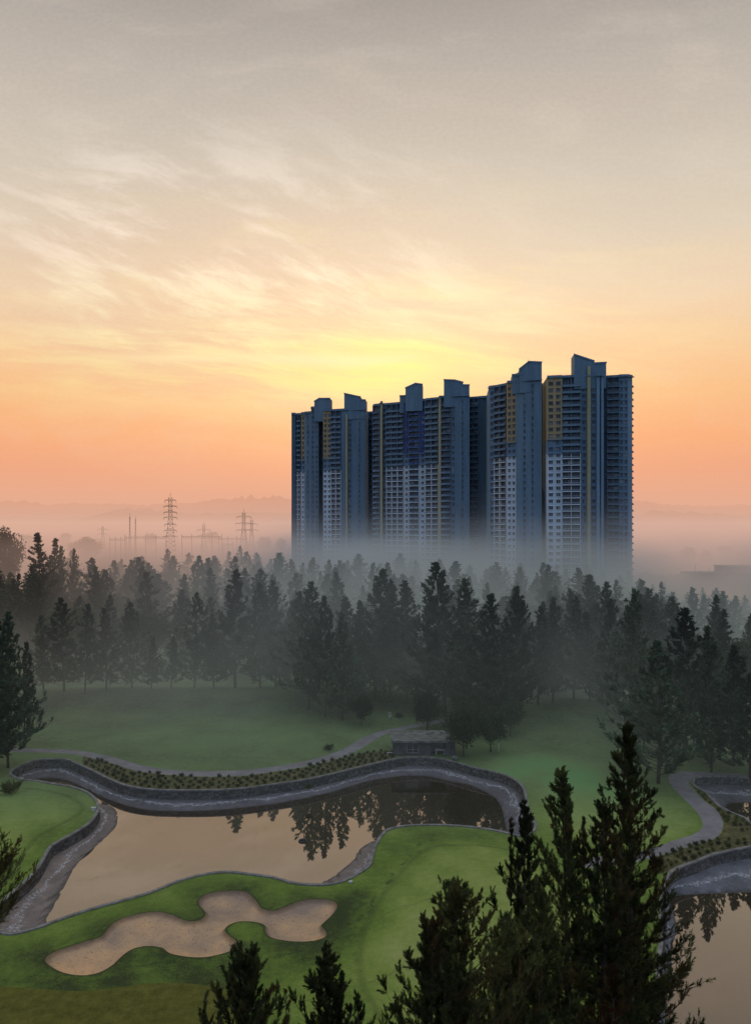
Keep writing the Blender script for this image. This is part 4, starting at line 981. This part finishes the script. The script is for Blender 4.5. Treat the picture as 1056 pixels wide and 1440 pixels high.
for i,(px,s,lb) in enumerate(((601,.55,'small pale stone, leftmost on the pump house roof'),(607,.8,'largest pale stone on the pump house roof'),(622,.7,'pale stone at the right end of the pump house roof'))):
    x,y=atd(px,123.4+.3*i); rock(x,y,2.5,s,lb,10+i,M_COPE)
# ------------------------------------------------------------------ small things on the course
def marker(px,py,w,h,label,name='tee_marker'):
    x,y=at(px,py); z=hz(x,y); m=MB(); m.box(-w/2,-w*.35,0,w/2,w*.35,h); m.prism([(-w/2-.03,-w*.35-.03),(w/2+.03,-w*.35-.03),(w/2+.03,w*.35+.03),(-w/2-.03,w*.35+.03)],h,h+.06)
    o=m.build(name,M_WHITE); o.location=(x,y,z); o.rotation_euler.z=.3; tag(o,label,'tee marker')
marker(132,1140,.50,.36,'white block on the tip of the left green by the pond wall'); marker(493,1242,.30,.16,'tiny white block on the coping at the corner of the big pond'); marker(472,1388,.28,.14,'tiny white block on the grass below the bunker')
x,y=at(701,1058); m=MB(); m.bar((0,0,0),(0,0,1.35),.045,n=8); m.box(-.07,-.05,.55,.07,.05,1.2); o=m.build('marker_post',M_WHITE); o.location=(x,y,hz(x,y)); tag(o,'white marker post on the lawn right of the pump house','post')
# floating ring
bm=bmesh.new(); K=24; J=8; vs_=[]
for i in range(K):
    a=2*math.pi*i/K
    for j in range(J):
        b_=2*math.pi*j/J; r_=.42+.12*math.cos(b_); vs_.append(bm.verts.new((r_*math.cos(a),r_*math.sin(a),.12*math.sin(b_))))
for i in range(K):
    for j in range(J): bm.faces.new((vs_[i*J+j],vs_[((i+1)%K)*J+j],vs_[((i+1)%K)*J+(j+1)%J],vs_[i*J+(j+1)%J]))
me=bpy.data.meshes.new('float_ring'); bm.to_mesh(me); bm.free(); o=link('float_ring',me,[plain('black_rubber',(.03,.03,.032),.7,.3,3.)]); x,y=at(426,1183,WATER_Z); o.location=(x,y,WATER_Z+.05); tag(o,'dark ring floating on the big pond','float')
# person in white
def person():
    x,y=at(548,1014); z=hz(x,y); root=empty('person',(x,y,z),.3,'person in a white top and pale trousers standing on the lawn beyond the cart path','person')
    J=[(0,0,.92,.13),(0,0,1.08,.125),(0,.0,1.28,.15),(0,0,1.42,.10),(0,0,1.50,.055),(0,-.01,1.58,.085),(0,-.01,1.68,.085),
       (.17,0,1.38,.06),(.25,-.02,1.12,.045),(.22,-.16,.92,.035),(-.17,0,1.38,.06),(-.25,.02,1.12,.045),(-.24,-.08,.88,.035),
       (.09,0,.84,.09),(.11,-.03,.48,.062),(.12,.02,.08,.045),(.12,-.12,.04,.04),(-.09,0,.84,.09),(-.12,.02,.48,.062),(-.14,.06,.08,.045),(-.14,-.08,.04,.04)]
    E=[(0,1),(1,2),(2,3),(3,4),(4,5),(5,6),(2,7),(7,8),(8,9),(2,10),(10,11),(11,12),(0,13),(13,14),(14,15),(15,16),(0,17),(17,18),(18,19),(19,20)]
    def skin(name,js,es,grow,mat,rootv=0):
        ids=sorted({i for e in es for i in e}); mp={k:i for i,k in enumerate(ids)}
        me=bpy.data.meshes.new(name); me.from_pydata([js[i][:3] for i in ids],[(mp[a],mp[b]) for a,b in es],[])
        o=link(name,me,[mat],root); md=o.modifiers.new('skin','SKIN')
        for i,k in enumerate(ids): me.skin_vertices[0].data[i].radius=(js[k][3]*grow,js[k][3]*grow); me.skin_vertices[0].data[i].use_root=(k==rootv)
        s=o.modifiers.new('sub','SUBSURF'); s.levels=1; s.render_levels=2; return o
    skin('body',J,E,1.,plain('skin',(.20,.11,.07),.6,.1,3.))
    skin('shirt',J,[(1,2),(2,3),(2,7),(7,8),(2,10),(10,11)],1.28,M_WHITE,1)
    skin('trousers',J,[(0,13),(13,14),(14,15),(0,17),(17,18),(18,19)],1.35,plain('pale_cloth',(.45,.45,.42),.9,.15,3.),0)
    bm=bmesh.new(); bmesh.ops.create_uvsphere(bm,u_segments=12,v_segments=8,radius=.105)
    for v in bm.verts: v.co.z=max(v.co.z,-.02)
    me=bpy.data.meshes.new('hair'); bm.to_mesh(me); bm.free(); h=link('hair',me,[M_DARK],root); h.location=(0,.01,1.68)
person()
# ------------------------------------------------------------------ long low building at right
lb_=empty('low_building',(190,380,0),0,'long low flat-roofed building behind the forest at the right edge','building')
M_GREYW=plain('grey_concrete_wall',(.13,.125,.12),.9,.2,.5)
x0=atd(983,380)[0]; x1=x0+95
def relb(mb): mb.v=[(v[0]-190,v[1]-380,v[2]) for v in mb.v]; return mb
m=MB(); m.box(x0,380,-1,x1,404,11.6); m.box(x0+17,384,11.6,x1,402,14.6); relb(m).build('wall',M_GREYW,lb_)
m=MB(); m.box(x0-.5,379.3,11.6,x1,380.3,12.2); m.box(x0+16.6,383.4,14.6,x1,402.4,15.0); m.box(x0-.3,379.5,6.2,x1,379.99,6.6); relb(m).build('roof',M_ROOFC,lb_)
for k in range(12):
    m=MB(); a=x0+3+k*6.; m.box(a,379.9,7.4,a+4.2,379.97,9.8); relb(m).build('window',M_PANE,lb_)
m=MB()
for k in (2.,9.,13.,22.,26.): m.bar((x0+k,390,11.6),(x0+k,390,14.+k%3),.10)
relb(m).build('antenna',M_DARK,lb_)
# ------------------------------------------------------------------ electricity masts and switchyard in the mist
M_STEEL=plain('galvanised_steel',(.055,.050,.050),.7,.2,.5)
def pylon(px,d,ty,w,arms,label,r=.22,name='pylon'):
    x,y=atd(px,d); H=CAM_H+(HY-ty)*d/F; root=empty(name,(x,y,0),.25,label,'pylon')
    m=MB(); wt=w*.16; lv=16
    def cor(t,k): s=(w/2*(1-min(t/.72,1))+wt) ; a=((-1,-1),(1,-1),(1,1),(-1,1))[k]; return (a[0]*s,a[1]*s,t*H*.94)
    for k in range(4): m.tube([cor(i/lv,k) for i in range(lv+1)],[r*(1-.4*i/lv) for i in range(lv+1)],4)
    for i in range(lv):
        for k in range(4):
            k2=(k+1)%4; m.bar(cor(i/lv,k),cor((i+1)/lv,k2),r*.5); m.bar(cor(i/lv,k2),cor((i+1)/lv,k),r*.5); m.bar(cor(i/lv,k),cor(i/lv,k2),r*.5)
    m.bar((0,0,H*.94),(0,0,H),r*.7); m.build('frame',M_STEEL,root)
    for t,hw in arms:
        a=MB(); z=t*H
        for s in (-1,1): a.bar((0,0,z+1.2),(s*hw,0,z),r*.8); a.bar((0,0,z-.2),(s*hw,0,z),r*.8); a.bar((s*hw,0,z),(s*hw,0,z-2.0),r*.7)
        a.build('cross_arm',M_STEEL,root)
    return root
pylon(240,640,693,9,[(.90,4.6),(.82,5.4),(.74,5.2),(.67,5.4),(.58,4.6),(.50,5.0),(.42,5.6)],'tallest lattice pylon with seven pairs of cross arms rising from the pink mist',.27)
pylon(343,700,716,8,[(.86,6.5),(.74,7.5),(.62,7.)],'lattice pylon with wide arms, the taller of the right hand pair',.24)
pylon(354,760,727,7,[(.84,6.),(.7,6.5)],'fainter lattice pylon just right of the wide-armed one',.22)
pylon(287,740,734,7,[(.80,6.5),(.66,5.5)],'low lattice pylon between the tallest one and the right hand pair',.22)
pylon(145,900,738,7,[(.85,6.),(.7,6.)],'very faint pylon at the left end of the switchyard',.2)
pylon(183,620,722,2.2,[],'left of the two slim lightning masts without arms',.2,'lightning_mast'); pylon(191,660,725,2.2,[],'right of the two slim lightning masts without arms',.18,'lightning_mast')
def gantry(px0,px1,ty,d,bays,label):
    xa,y=atd(px0,d); xb,_=atd(px1,d); H=CAM_H+(HY-ty)*d/F; root=empty('switchyard_gantry',(xa,y,0),0,label,'gantry'); L=xb-xa
    m=MB(); m.bar((0,0,H),(L,0,H),.28); m.bar((0,0,H-1.3),(L,0,H-1.3),.22); n=int(L/2.2)
    for i in range(n): m.bar((L*i/n,0,H-1.3*(i%2)),(L*(i+1)/n,0,H-1.3*((i+1)%2)),.13)
    m.build('beam',M_STEEL,root)
    for k in range(bays+1):
        m=MB(); u=L*k/bays; m.bar((u,0,0),(u,0,H+1.8),.26); m.bar((u+.9,0,0),(u+.05,0,H),.16); m.build('post',M_STEEL,root)
gantry(155,178,758,640,3,'leftmost switchyard gantry left of the slim masts'); gantry(176,234,755,655,4,'long switchyard gantry between the slim masts and the tallest pylon')
gantry(256,312,754.5,650,4,'switchyard gantry right of the tallest pylon'); gantry(308,346,757,640,3,'rightmost switchyard gantry below the wide-armed pylon'); gantry(314,328,765,600,1,'small low gantry frame under the rightmost beam')
# ------------------------------------------------------------------ hills on the horizon
def ridge(d,y0,amp,seed,xr=(-3600,3600)):
    r=random.Random(seed); m=MB(); n=420; ph=[r.uniform(0,6.28) for _ in range(8)]; pr=None
    for i in range(n+1):
        x=xr[0]+(xr[1]-xr[0])*i/n; u=x/d*6
        h=CAM_H+(HY-y0)*d/F+amp*(math.sin(u*1.1+ph[0])+.5*math.sin(u*2.7+ph[1])+.3*math.sin(u*6.1+ph[2])+.16*math.sin(u*17+ph[3]))+r.uniform(0,9)+ (r.choice((0,0,14,22)) if math.sin(u*3+ph[4])>.6 else 0)
        cur=((x,d,h),(x,d-900,-2),(x,d+600,0))
        if pr: m.quad(pr[1],cur[1],cur[0],pr[0]); m.quad(pr[0],cur[0],cur[2],pr[2])
        pr=cur
    tag(m.build('hills',plain('wooded_hillside',(.10,.09,.08),.95,.3,.004)),kind='structure')
ridge(4250,706,16,3); ridge(3100,724,11,8)
for o in bpy.data.objects:
    l=o.get('label')
    if l and not 4<=len(l.split())<=16: print('LABEL LEN',len(l.split()),l)
